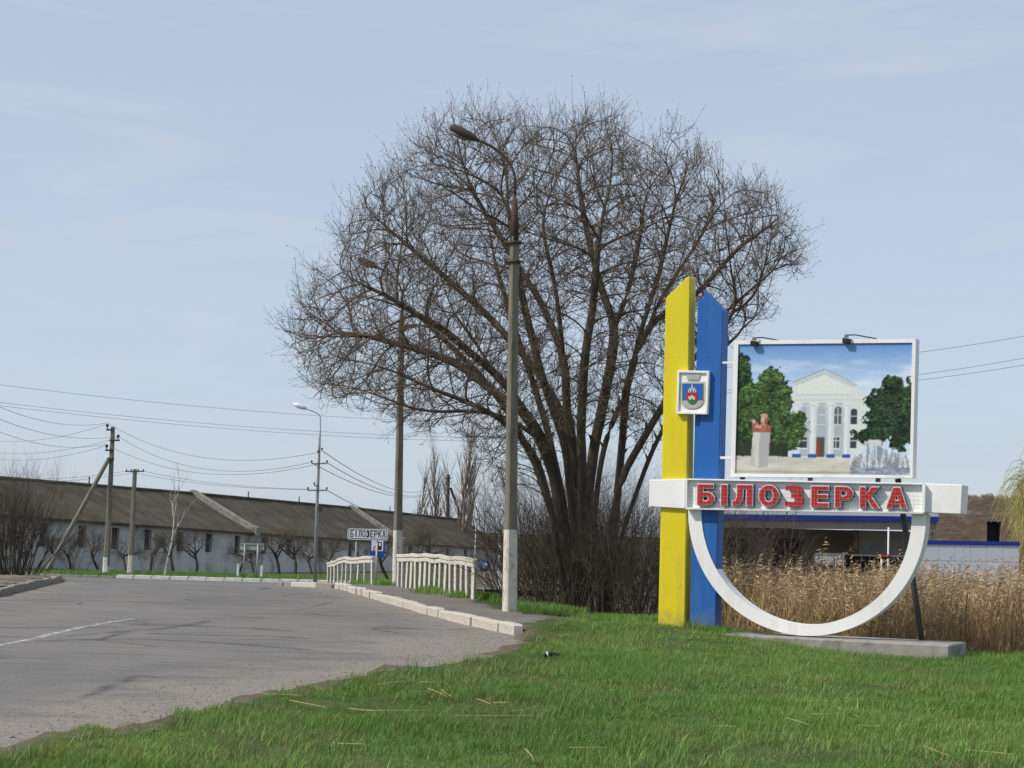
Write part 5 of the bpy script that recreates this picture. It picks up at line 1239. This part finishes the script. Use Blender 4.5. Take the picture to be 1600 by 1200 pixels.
ov = np.array([(1, 0, 0), (-1, 0, 0), (0, 1, 0), (0, -1, 0), (0, 0, .7), (0, 0, -.7)]); of = np.array([(0, 2, 4), (2, 1, 4), (1, 3, 4), (3, 0, 4), (2, 0, 5), (1, 2, 5), (3, 1, 5), (0, 3, 5)])
V_ = (np.column_stack([Q, z])[:, None] + ov[None] * sz[:, None, None] * gr.uniform(.6, 1.4, (ng, 6, 1))).reshape(-1, 3); F_ = (np.arange(ng)[:, None, None] * 6 + of[None]).reshape(-1, 3)
setp(link_mesh("gravel", np_mesh("gravel", V_, [F_], MT['stone'])), "loose gravel scattered along the dusty road shoulder", "gravel", None, "stuff")

# ------------------------------------------------------------------ barn
def inv(px): return 1.0 / (.00877 - px / 720.0 * .00389)
def plan(px): Y = inv(px); return np.array([at(px, 850, Y)[0], Y])
RIDGE = ([-200, 0, 380, 584, 717, 900], [728, 745, 778, 797, 812, 830]); EAVE = ([-200, 76, 255, 394, 538, 663, 900], [788, 809.5, 822, 832, 841, 850, 864])
PA = plan(-120); PB = plan(790); BD = PB - PA; BL = np.hypot(*BD); BD /= BL; BN = np.array([BD[1], -BD[0]])   # BN: outward, towards the viewer
barn = empty("long_barn", (PA[0], PA[1], 0), "long low whitewashed barn with mossy brown roof across the road", "building")
BO = np.array([PA[0], PA[1], 0])
def pxof(P3):
    d = np.asarray(P3) - EYE; k = d @ _f; return 800 + FPX * (d @ RT) / k, 600 - FPX * (d @ UP) / k
def z_at_row(P2, tab):
    z = 1.0
    for _ in range(6):
        x, y = pxof((P2[0], P2[1], z)); z += (y - np.interp(x, *tab)) * P2[1] / FPX
    return z
def bs(px): # distance along the barn front of the point seen at px
    d = ray(px, 850); A = np.array([[BD[0], -d[0]], [BD[1], -d[1]]]); return np.linalg.solve(A, -PA)[0]
def barn_pt(s, back=0.0): return PA + BD * s - BN * back
HWID = 5.0
def zb_(s): p = barn_pt(s); return gz(*p) 
SEC = [(0.0, bs(392)), (bs(392), bs(624)), (bs(624), BL)]
WINS = [[18, 68, 128, 180, 231, 281, 326, 371], [413, 452, 500, 548, 585], [641, 672, 700, 728]]
for (sa, sb), wins in zip(SEC, WINS):
    za, zb2 = zb_(sa) - .2, zb_(sb) - .2
    ea, eb = z_at_row(barn_pt(sa), EAVE), z_at_row(barn_pt(sb), EAVE)
    ra, rb = z_at_row(barn_pt(sa, HWID), RIDGE), z_at_row(barn_pt(sb, HWID), RIDGE)
    def lerp(s, a, b): return a + (b - a) * (s - sa) / (sb - sa)
    def P3(s, f, back=0.0): q = barn_pt(s, back); zz = lerp(s, za, zb2); return np.array([q[0], q[1], zz + (lerp(s, ea, eb) - zz) * f]) - BO
    holes = []
    for w in wins:
        c = bs(w)
        if sa + .8 < c < sb - .8: holes.append((c - .55, c + .55))
    us = sorted([sa, sb] + [q for h in holes for q in h]); fs_ = [0, .50, .90, 1.0]
    Vw = []; Fw = []
    def quad(a, b, c, d): o = len(Vw); Vw.extend([a, b, c, d]); Fw.append((o, o + 1, o + 2, o + 3))
    for u0_, u1_ in zip(us[:-1], us[1:]):
        hole = any(abs(u0_ - h[0]) < 1e-6 for h in holes)
        for f0_, f1_ in zip(fs_[:-1], fs_[1:]):
            if hole and abs(f0_ - .5) < 1e-6: continue
            quad(P3(u0_, f0_), P3(u1_, f0_), P3(u1_, f1_), P3(u0_, f1_))
    for h in holes:
        for a, b in (((h[0], .5), (h[1], .5)), ((h[1], .5), (h[1], .9)), ((h[1], .9), (h[0], .9)), ((h[0], .9), (h[0], .5))):
            quad(P3(*a), P3(*b), P3(*b, .25), P3(*a, .25))
    quad(P3(sa, 0), P3(sa, 1), P3(sa, 1, 2 * HWID), P3(sa, 0, 2 * HWID)); quad(P3(sb, 0), P3(sb, 1), P3(sb, 1, 2 * HWID), P3(sb, 0, 2 * HWID)); quad(P3(sa, 0, 2 * HWID), P3(sb, 0, 2 * HWID), P3(sb, 1, 2 * HWID), P3(sa, 1, 2 * HWID))
    wall = link_mesh("wall", py_mesh("wall", Vw, Fw, MT['barn_wall']), None, barn)
    for h in holes:
        wn_ = link_mesh("window", py_mesh("window", [P3(h[0], .5, .2), P3(h[1], .5, .2), P3(h[1], .9, .2), P3(h[0], .9, .2)], [(0, 1, 2, 3)], MT['barn_window']), None, barn)
        c = (h[0] + h[1]) / 2
        link_mesh("window_bar", py_mesh("window_bar", [P3(c - .035, .5, .17), P3(c + .035, .5, .17), P3(c + .035, .9, .17), P3(c - .035, .9, .17)], [(0, 1, 2, 3)], MT['smalltree']), None, wn_)
    # roof: two slopes with thickness, overhanging eaves, slightly wavy
    ns = max(4, int((sb - sa) / 2.2)); Vr = []; Fr = []; rg = random.Random(int(sa))
    prof = [(-.45, -.22), (HWID * .5, None), (HWID, 0), (HWID * 1.5, None), (2 * HWID + .45, -.22)]
    for i in range(ns + 1):
        s_ = sa + (sb - sa) * i / ns; e_ = lerp(s_, ea, eb); r_ = lerp(s_, ra, rb) + rg.uniform(-.05, .03)
        for bk, zz in ((-.45, e_ - .03), (HWID * .5, (e_ + r_) / 2 + rg.uniform(-.05, .02)), (HWID, r_), (HWID * 1.5, (e_ + r_) / 2), (2 * HWID + .45, e_ - .03)):
            q = barn_pt(s_, bk); Vr.append(np.array([q[0], q[1], zz]) - BO)
        for bk, zz in ((2 * HWID + .45, e_ - .15), (-.45, e_ - .15)):
            q = barn_pt(s_, bk); Vr.append(np.array([q[0], q[1], zz]) - BO)
    for i in range(ns):
        for k in range(7): Fr.append((i * 7 + k, i * 7 + (k + 1) % 7, i * 7 + 7 + (k + 1) % 7, i * 7 + 7 + k))
    Fr += [tuple(range(7)), tuple(ns * 7 + k for k in range(7))]
    roof = link_mesh("roof", py_mesh("roof", Vr, Fr, MT['roof']), None, barn)
    for t in (.3, .62):
        s_ = sa + (sb - sa) * t; q = barn_pt(s_, HWID); z_ = lerp(s_, ra, rb); tube("vent_pipe", [np.array([q[0], q[1], z_ - .2]) - BO, np.array([q[0], q[1], z_ + .6]) - BO], .05, 6, MT['dark_metal'], roof)
    # ridge board
    rbp = [np.array([*barn_pt(sa + (sb - sa) * t, HWID), lerp(sa + (sb - sa) * t, ra, rb) + .03]) - BO for t in np.linspace(0, 1, ns + 1)]
    tube("ridge_cap", rbp, .11, 6, MT['roof'], roof)
    if sb < BL - 1:    # lime-washed fire wall standing proud of the roof at the section end
        pts = [(-.6, eb - .25), (-.6, eb + .42), (-.1, eb + .52), (HWID, rb + .30), (2 * HWID + .5, eb + .22), (2 * HWID + .5, eb - .15)]
        pv = [np.array([*barn_pt(sb, bk), zz]) - BO for bk, zz in pts]; dv = np.array([BD[0], BD[1], 0])
        Vp, Fp = prism_vf(pv, dv * -.42, dv * .42); link_mesh("fire_wall", py_mesh("fire_wall", Vp, Fp, MT['parapet']), None, barn)

# ------------------------------------------------------------------ garage yard on the right
def wall_obj(name, x0, x1, y, th, z0, z1, m_, parent, o, bevel=0): return box(name, x0 - o[0], x1 - o[0], y - o[1], y + th - o[1], z0, z1, m_, parent, bevel)
GY = 86.0
def X_(px, Y): return (px - 800) / FPX * Y
g0 = (X_(1290, GY), GY, 0)
ga = empty("repair_garage", g0, "open fronted repair garage with white and blue canopy behind the reeds", "building")
zt = at(1300, 792, GY)[2]; zm = at(1300, 805.5, GY)[2]; zl = at(1300, 814, GY)[2]
def slab(name, xa, xb_, y0, y1, za, zb2, m_, parent=ga, slope=-.012):
    V_, F_ = box_vf(xa - g0[0], xb_ - g0[0], y0 - GY, y1 - GY, za, zb2); V_ = [(x, y, z + slope * x) for x, y, z in V_]
    return link_mesh(name, py_mesh(name, V_, F_, m_), None, parent)
xa, xb2 = X_(1085, GY), X_(1470, GY)
cn = slab("canopy", xa, xb2, GY, GY + 6, zm, zt + .35, MT['cladding'], slope=.014)
slab("blue_band", xa - .01, xb2 + .01, GY - .02, GY + 6, zl, zm - .003, MT['fascia_blue'], cn, .014)
slab("canopy_soffit", xa + .05, xb2 - .05, GY + .1, GY + 5.9, zl - .35, zl - .004, MT['garage_wall'], cn, .014)
zc_ = zl - .36
slab("back_wall", xa, xb2, GY + 5.5, GY + 5.8, -1.6, zc_, MT['garage_wall'], slope=0)
slab("brick_pier", X_(1338, GY + 3), X_(1346, GY + 3), GY + 3, GY + 3.3, -1.6, zc_, MT['brick'], slope=0)
shx0, shx1 = X_(1346.5, GY + 3.1), X_(1422, GY + 3.1); zs0 = at(1380, 867, GY + 3)[2]
sh = slab("shutter", shx0, shx1, GY + 3.1, GY + 3.2, zs0, zc_, MT['shutter'], slope=0)
for k in range(6):
    zz = zs0 + (zc_ - zs0) * (k + .5) / 6; slab("shutter_slat", shx0, shx1, GY + 3.06, GY + 3.097, zz - .09, zz + .09, MT['shutter'], sh, 0)
slab("ledge", X_(1335, GY + 2), X_(1424, GY + 2), GY + 2, GY + 3, zs0 - .07, zs0 - .004, MT['cladding'], slope=0)
slab("pit_wall", X_(1322, GY + 2.2), X_(1424, GY + 2.2), GY + 2.2, GY + 3, -1.6, zs0 - .08, MT['dark'], slope=0)
slab("corner_column", X_(1463, GY), X_(1468.5, GY), GY + .1, GY + .4, -1.6, zl - .36, MT['grey_metal'], slope=0)
for px_ in (1150, 1235): slab("open_bay_shade", X_(px_ - 22, GY + 5.4), X_(px_ + 22, GY + 5.4), GY + 5.42, GY + 5.49, -1.6, zc_ - .5, MT['dark'], slope=0)  # dark slabs on the back wall stand in for the shade inside open bays
# repair shop signboard on corrugated sheet
sy = 80.0; za, zb2 = at(1300, 881, sy)[2], at(1300, 864, sy)[2]
sb0 = (X_(1278, sy), sy, -1.5); sg = empty("repair_signboard", sb0, "small corrugated signboard with white lettering above the reeds", "sign")
wd = X_(1323, sy) - X_(1278, sy); nb = 22
for k in range(nb):
    x = wd * (k + .5) / nb; box("corrugated_strip", x - wd / nb * .36, x + wd / nb * .36, -.03, .01, za + 1.5, zb2 + 1.5 - (.0 if k % 2 else .02), MT['galv'] if k > 1 else MT['garage_wall'], sg)
box("backing", -.01, wd + .01, .012, .03, za + 1.5, zb2 + 1.45, MT['dark_metal'], sg); box("end_post", wd - .02, wd + .03, -.04, .04, 0, zb2 + 1.55, MT['galv'], sg); box("end_post", -.05, -.015, -.03, .03, 0, zb2 + 1.4, MT['dark_metal'], sg)
txt = "О РЕМОНТ"; tx = .02
def flat(u, w, v): return np.array([u, -v, w])
x = .03; lw = .122
for ch in txt:
    if ch != ' ': solid_glyph("sign_letter", ch, -.03, bounds(ch, 0), (x, za + 1.5 + .05, x + lw * .8, za + 1.5 + .30), flat, .034, .045, MT['sign_white'], sg)
    x += lw if ch != ' ' else lw * .5
# two thin white posts with red caps
for k, (px_, yt) in enumerate(((1382, 868), (1392.5, 824))):
    Y = 78.0 + k; o = (X_(px_, Y), Y, -1.5); r = empty("marker_post", o, ["short white pipe post with red collar before the garage", "tall white pipe post with red collar before the garage"][k], "post"); h = at(px_, yt, Y)[2] + 1.5
    tube("pipe", [(0, 0, 0), (0, 0, h)], .035, 8, MT['sign_white'], r); hc = at(px_, 867, Y)[2] + 1.5; tube("red_collar", [(0, 0, hc - .14), (0, 0, hc + .02)], .065, 8, MT['red'], r)
# clad wall
CY = 76.0; cx0, cx1 = X_(1420, CY), X_(1596, CY); cr = empty("panelled_wall", (cx0, CY, -1.5), "white panelled wall with blue coping at the right, behind the reeds", "wall")
zt = at(1500, 851.5, CY)[2] + 1.5; zb3 = at(1500, 845, CY)[2] + 1.5
npn = 7; pw = (cx1 - cx0) / npn
slc = -.012
def cbox(name, x0, x1, y0, y1, z0, z1, m_):
    V_, F_ = box_vf(x0, x1, y0, y1, z0, z1); V_ = [(x, y, z + (.010 * (x - 2) if z > 2.0 else 0)) for x, y, z in V_]; return link_mesh(name, py_mesh(name, V_, F_, m_), None, cr)
for k in range(npn):
    for (z0_, z1_) in ((0, zt - 1.28), (zt - 1.27, zt - .64), (zt - .63, zt - .005)): cbox("panel", k * pw + .004, (k + 1) * pw - .004, -.012 - .002 * (k % 2), .05, z0_ + .002, z1_, MT['cladding'])
cbox("core", .02, cx1 - cx0 - .02, .052, .2, 0, zt - .03, MT['grey_metal']); cbox("blue_coping", -.03, cx1 - cx0 + .03, -.05, .25, zt, zb3, MT['fascia_blue'])
# ruined brick building
RY = 104.0; ro0 = (X_(1455, RY), RY, -1.7); ru = empty("brick_ruin", ro0, "roofless old brick building beyond the panelled wall", "building")
tops = [(1440, 786), (1462, 783), (1478, 786), (1496, 779), (1520, 780), (1545, 777), (1570, 779), (1596, 781), (1640, 779)]
wx = (1546, 1568); wy = (848, 815)
pts = [at(a, b, RY) for a, b in tops]; Vw = []; Fw = []
xs_ = [p[0] - ro0[0] for p in pts]; zs_ = [p[2] + 1.7 for p in pts]
w0x, w1x = X_(wx[0], RY) - ro0[0], X_(wx[1], RY) - ro0[0]; w0z, w1z = at(1557, wy[0], RY)[2] + 1.7, at(1557, wy[1], RY)[2] + 1.7
cut = sorted(set([round(v, 4) for v in xs_] + [round(w0x, 4), round(w1x, 4)] + list(np.round(np.linspace(xs_[0], xs_[-1], 34), 4))))
jr = random.Random(4); ztop = {c: float(np.interp(c, xs_, zs_)) + jr.uniform(-.09, .09) for c in cut}
parts_ = []
for a, b in zip(cut[:-1], cut[1:]):
    rows = [(0, w0z), (w1z, None)] if a >= w0x - 1e-3 and b <= w1x + 1e-3 else [(0, None)]
    for z0_, z1_ in rows:
        V_ = [(a, 0, z0_), (b, 0, z0_), (b, .5, z0_), (a, .5, z0_), (a, 0, z1_ or ztop[a]), (b, 0, z1_ or ztop[b]), (b, .5, z1_ or ztop[b]), (a, .5, z1_ or ztop[a])]; parts_.append((V_, box_vf(0, 1, 0, 1, 0, 1)[1]))
link_mesh("wall", py_mesh("wall", *merge(parts_), MT['brick']), None, ru); box("window_void", w0x - .1, w1x + .1, .52, .6, w0z - .1, w1z + .1, MT['dark'], ru)
cap = [np.array([c, .25, ztop[c] + .05]) for c in cut if c > xs_[2]]; tube("cornice_rubble", cap, [jr.uniform(.08, .2) for _ in cap], 6, MT['parapet'], ru)

# ------------------------------------------------------------------ far poles, signs, wires
def pole_root(px, py, Y, name, label, cat, group=None):
    p = at(px, py, Y); z = gz(p[0], Y); return empty(name, (p[0], Y, z), label, cat, group)
def rel(root, px, py, dY=0.0): Y = root.location[1] + dY; q = at(px, py, Y); return q - np.array(root.location)
# braced utility pole
u1_ = pole_root(165, 896, 111.0, "utility_pole", "utility pole with slanting concrete brace before the barn", "utility pole")
tube("post", [rel(u1_, 165, 900), rel(u1_, 171, 790), rel(u1_, 176.5, 667)], [.19, .16, .12], 6, MT['post_concrete'], u1_)
tube("whitewashed_foot", [rel(u1_, 165, 898), rel(u1_, 166.3, 871)], [.196, .19], 6, MT['kerb_white'], u1_)
tube("brace", [rel(u1_, 74, 890, -2.0), rel(u1_, 121, 806, -1.0), rel(u1_, 170, 717, -.15)], [.15, .14, .12], 6, MT['post_concrete'], u1_)
tube("brace_collar", [rel(u1_, 168, 717, -.2), rel(u1_, 178, 717, -.2)], .09, 6, MT['dark_metal'], u1_)
def insul(root, px, py, k=1.0):
    c = rel(root, px, py, -.12); tube("insulator", [c, c + [0, 0, .1 * k], c + [0, 0, .16 * k], c + [0, 0, .24 * k], c + [0, 0, .3 * k]], np.array([.03, .03, .085, .085, .05]) * k, 8, MT['dark_metal'], root)
for a, b, y, ix in ((166, 177, 671.5, 167.5), (171, 187, 688, 184.5), (164.5, 177, 703.5, 166.5)):
    tube("crossarm", [rel(u1_, a, y, -.13), rel(u1_, b, y, -.13)], .05, 6, MT['rust'], u1_); insul(u1_, ix, y - 1)
# plain T pole
u2_ = pole_root(204, 895, 112.0, "utility_pole", "shorter utility pole with a single crossarm right of the braced pole", "utility pole")
tube("post", [rel(u2_, 203, 900), rel(u2_, 211, 733)], [.17, .12], 6, MT['post_concrete'], u2_); tube("whitewashed_foot", [rel(u2_, 203.2, 897), rel(u2_, 204.5, 868)], [.175, .17], 6, MT['whitewash'], u2_)
tube("crossarm", [rel(u2_, 196, 736.5, -.14), rel(u2_, 225, 736.5, -.14)], .035, 6, MT['dark_metal'], u2_)
for x in (197.5, 205, 216, 224): insul(u2_, x, 737, .5)
# lamp mast with crossarms
u3_ = pole_root(492, 912, 82.0, "lamp_mast", "slim grey lamp mast with insulator arms at the pavement's far tip", "street lamp")
tube("mast", [rel(u3_, 491.8, 915), rel(u3_, 495.5, 790), rel(u3_, 499, 700), rel(u3_, 500.5, 651)], [.085, .07, .055, .035], 8, MT['galv'], u3_)
for y, a, b in ((724.5, 487, 511), (766.5, 481, 510.5), (759, 491, 498)):
    tube("crossarm", [rel(u3_, a, y, -.08), rel(u3_, b, y, -.08)], .02, 6, MT['dark_metal'], u3_)
    for x in ((a, b) if b - a > 10 else (a,)): insul(u3_, x, y, .5)
insul(u3_, 497, 709, .5); insul(u3_, 503, 705, .5)
tube("lamp_arm", [rel(u3_, 500.5, 652), rel(u3_, 499, 648), rel(u3_, 494, 645), rel(u3_, 478, 638.5)], .022, 6, MT['galv'], u3_)
tube("lamp_head", [rel(u3_, 479, 639), rel(u3_, 475, 637), rel(u3_, 466, 633.5), rel(u3_, 458, 631)], [.04, .10, .13, .05], 8, MT['sign_white'], u3_)
pq = rel(u3_, 500.5, 795, -.1); box("red_plate", pq[0] - .08, pq[0] + .12, pq[1] - .02, pq[1], pq[2] - .12, pq[2] + .12, MT['rust'], u3_)
# far braced pole behind the barn
u4_ = pole_root(699, 812, 222.0, "utility_pole", "distant dark utility pole with brace among the poplars", "utility pole")
tube("post", [(0, 0, 0), rel(u4_, 701, 742)], [.22, .16], 6, MT['dark_metal'], u4_); tube("brace", [rel(u4_, 723, 815), rel(u4_, 704, 762)], .15, 6, MT['dark_metal'], u4_)
tube("crossarm", [rel(u4_, 694, 747, -.2), rel(u4_, 707, 747, -.2)], .06, 6, MT['dark_metal'], u4_)

def sign_root(px, Y, name, label): X = at(px, 880, Y)[0]; return empty(name, (X, Y, gz(X, Y)), label, "sign")
def rrect(x0, x1, z0, z1, r, n_=5):
    pts = []
    for cx, cz, a0 in ((x1 - r, z1 - r, 0), (x0 + r, z1 - r, 90), (x0 + r, z0 + r, 180), (x1 - r, z0 + r, 270)):
        for k in range(n_ + 1): a = math.radians(a0 + 90 * k / n_); pts.append((cx + r * math.cos(a), 0, cz + r * math.sin(a)))
    return pts
# town name plate
Y = 79.0; tn = sign_root(575, Y, "town_name_plate", "white town name plate with black lettering above the short railing")
tl = rel(tn, 543.5, 825.5); br = rel(tn, 606, 844.5)
def plate(name, x0, x1, z0, z1, r, y0, y1, m_, parent):
    V_, F_ = prism_vf(rrect(x0, x1, z0, z1, r), np.array([0, y0, 0]), np.array([0, y1, 0])); return link_mesh(name, py_mesh(name, V_, F_, m_), None, parent)
pn = plate("panel", tl[0], br[0], br[2], tl[2], .09, -.03, 0, MT['sign_white'], tn)
plate("border", tl[0] + .035, br[0] - .035, br[2] + .035, tl[2] - .035, .07, -.034, -.031, MT['black'], pn); plate("field", tl[0] + .06, br[0] - .06, br[2] + .06, tl[2] - .06, .055, -.038, -.035, MT['sign_white'], pn)
xs0 = rel(tn, 547, 833)[0]; xs1 = rel(tn, 603, 833)[0]; cw = (xs1 - xs0) / 9
zz0, zz1 = rel(tn, 575, 839.5)[2], rel(tn, 575, 829)[2]
for k, ch in enumerate("БІЛОЗЕРКА"):
    wdt = cw * (.26 if ch == 'І' else .82); xc = xs0 + cw * (k + .5); solid_glyph("letter", ch, -.045, bounds(ch, -.045), (xc - wdt / 2, zz0, xc + wdt / 2, zz1), lambda u, w, v: np.array([u, -v, w]), .039, .043, MT['black'], pn)
for x in (557, 590): q = rel(tn, x, 836); tube("leg", [(q[0], .03, -.2), (q[0], .03, q[2])], .03, 8, MT['galv'], tn)
# fuel and service sign
fs2 = sign_root(589, 80.5, "service_sign", "blue and white fuel station sign below the town name plate")
a = rel(fs2, 578.5, 843); b = rel(fs2, 600.5, 872)
plate("panel", a[0], b[0], b[2], a[2], .03, -.03, 0, MT['sign_blue'], fs2)
zmid = rel(fs2, 590, 861)[2]
for x0, x1 in ((580.5, 587), (589, 599)): plate("white_field", rel(fs2, x0, 850)[0], rel(fs2, x1, 850)[0], zmid, a[2] - .03, .02, -.036, -.031, MT['sign_white'], fs2)
plate("fuel_pump", rel(fs2, 591, 850)[0], rel(fs2, 596.5, 850)[0], zmid + .05, a[2] - .09, .02, -.041, -.037, MT['black'], fs2); plate("pump_window", rel(fs2, 592.2, 850)[0], rel(fs2, 595.4, 850)[0], a[2] - .26, a[2] - .13, .02, -.045, -.042, MT['sign_white'], fs2)
hk = [rel(fs2, 586.5, 853), rel(fs2, 583.5, 855), rel(fs2, 583.3, 859), rel(fs2, 586.5, 860)]; tube("symbol_line", [np.array([q[0], -.04, q[2]]) for q in hk], .014, 5, MT['black'], fs2)
tube("leg", [(rel(fs2, 588, 860)[0], -.05, -.2), (rel(fs2, 588, 860)[0], -.05, a[2])], .028, 8, MT['galv'], fs2)
# sign seen from behind, two posts
ib = sign_root(393, 107.5, "road_sign", "wide road sign seen from behind on two posts before the barn")
a = rel(ib, 375, 849); b = rel(ib, 412.5, 860); plate("panel", a[0], b[0], b[2], a[2], .03, 0, .03, MT['sign_back'], ib); box("top_rail", a[0], b[0], -.04, -.001, a[2] - .06, a[2] + .03, MT['galv'], ib)
for x in (383, 403.5): q = rel(ib, x, 850); tube("leg", [(q[0] - .03, -.07, -.2), (q[0], -.07, a[2])], .045, 8, MT['galv'], ib)
for k, (px_, h) in enumerate(((371.5, .85), (408.5, .78))):
    X = at(px_, 896, 106.5)[0]; o = empty("marker_post", (X, 106.5, gz(X, 106.5)), ["white marker post just left of the sign seen from behind", "white marker post just right of the sign seen from behind"][k], "post")
    tube("stake", [(0, 0, -.2), (.0, 0, .2), (.02, 0, h)], .055, 6, MT['galv'], o); tube("white_sleeve", [(0.005, 0, .22), (.02, 0, h + .02)], .062, 6, MT['sign_white'], o)
# fuel station totem, round sign and mast behind the brush
to = sign_root(784, 96, "price_totem", "white fuel price totem with red and blue panels behind the near lamp post")
a = rel(to, 778, 836); b = rel(to, 800, 900)
box("frame", a[0], b[0], 0, .2, 0, a[2], MT['sign_white'], to)
for y0, y1, m_ in ((838, 848, 'red'), (850, 858, 'sign_white'), (860, 868, 'red'), (871, 880, 'sign_blue'), (883, 892, 'sign_blue')):
    z1 = rel(to, 789, y0)[2]; z0 = rel(to, 789, y1)[2]; box("price_panel", a[0] + .12, b[0] - .08, -.03, -.002, z0, z1, MT[m_], to)
rs = sign_root(757, 74, "round_sign", "round blue traffic sign just beyond the end of the railing")
c = rel(rs, 757, 883); tube("disc", [c, c + [0, .02, 0]], .22, 20, MT['sign_blue'], rs); tube("leg", [(c[0], .04, -.2), (c[0], .04, c[2])], .025, 8, MT['galv'], rs)
ar = [(-.06, -.12), (.06, -.12), (.06, 0), (.13, 0), (0, .14), (-.13, 0), (-.06, 0)]
V_, F_ = prism_vf([c + [x, 0, z] for x, z in ar], np.array([0, -.006, 0]), np.array([0, -.002, 0])); link_mesh("arrow", py_mesh("arrow", V_, F_, MT['sign_white']), None, rs)
mr = sign_root(741, 88, "striped_mast", "thin pale mast rising behind the end of the railing"); mr["category"] = "mast"
h = rel(mr, 741, 782)[2]; tube("pole", [(0, 0, -.2), (.04, 0, h)], .03, 8, MT['sign_white'], mr)
for k in range(6): tube("dark_stripe", [(.006 * k, 0, h * (.3 + .12 * k)), (.006 * k, 0, h * (.3 + .12 * k) + .12)], .036, 8, MT['grey_metal'], mr)

def wire(a, b, sag, label, group, r=.012, n_=22):
    a = np.asarray(a, float); b = np.asarray(b, float); pts = []
    for k in range(n_ + 1):
        t = k / n_; p = a + (b - a) * t; p[2] -= 4 * sag * t * (1 - t); pts.append(p - a)
    o = tube("overhead_wire", pts, r, 4, MT['wire']); o.location = a; return setp(o, label, "wire", group)
GW = "overhead wires"
UML = ("uppermost", "middle", "lowest", "second")
for wi, (xa_, ya, xb_, yb, Y, sg_) in enumerate(((-40, 596, 900, 662, 150, .9), (-40, 624, 900, 684, 150, .9), (-40, 629, 900, 690, 150, .9))):
    wire(at(xa_, ya, Y), at(xb_, yb, Y + 40), sg_, "long nearly straight wire above the barn, %s of the three" % UML[wi], GW + " above the barn", .016)
for wi, (y0, x1, y1) in enumerate(((628, 167, 661), (648, 184, 682), (668, 166, 694))):
    wire(at(-30, y0 - 6, 90), at(x1, y1, 111), .55, "sagging wire from the left edge to the braced pole, %s of three" % UML[wi], GW + " left of the braced pole")
for wi, (y0, x1, y1) in enumerate(((686, 166, 663), (704, 184, 684), (714, 166, 696))):
    wire(at(-30, y0, 135), at(x1, y1, 111), .5, "faint wire running behind the braced pole to the left edge, %s of three" % UML[wi], GW + " behind the braced pole")
for wi, (x0, y0, x1, y1) in enumerate(((168, 661, 497, 707), (185, 682, 487, 722), (167, 695, 510, 722))):
    wire(at(x0, y0, 111), at(x1, y1, 82), 1.05, "drooping wire between the braced pole and the lamp mast, %s of three" % UML[wi], GW + " between braced pole and lamp mast")
for wi, (x0, y0, x1, y1) in enumerate(((198, 736, 482, 765), (224, 736, 510, 765))):
    wire(at(x0, y0, 112), at(x1, y1, 82), .25, "low wire from the %s end of the single crossarm to the lamp mast" % ("left", "right")[wi], GW + " from the single crossarm pole")
    wire(at(-30, y0 + 8 + (x0 - 198) * .3, 118), at(x0, y0, 112), .3, "low wire from the left edge to the %s end of the single crossarm" % ("left", "right")[wi], GW + " to the single crossarm pole")
for (x0, y0, x1, y1, s_) in ((503, 704, 694, 745, 1.6), (511, 723, 700, 746, 1.6), (511, 766, 707, 746, 2.4), (487, 723, 706, 746, 1.7)):
    wire(at(x0, y0, 82), at(x1, y1 + 5, 222), s_, "wire from the lamp mast toward the distant pole in the poplars", GW + " right of the lamp mast", .016)
for wi, (y0, y1) in enumerate(((552, 518), (588, 552), (592, 564))):
    wire(at(1120, y0 + 22, 120), at(1680, y1 - 8, 112), .5, "wire crossing the sky right of the picture board, %s of three" % UML[wi], GW + " right of the picture board", .016)
print("objects", len(bpy.data.objects), "tris", sum(sum(len(p.vertices) - 2 for p in m.polygons) if len(m.polygons) < 3000 else len(m.loops) - 2 * len(m.polygons) for m in bpy.data.meshes))
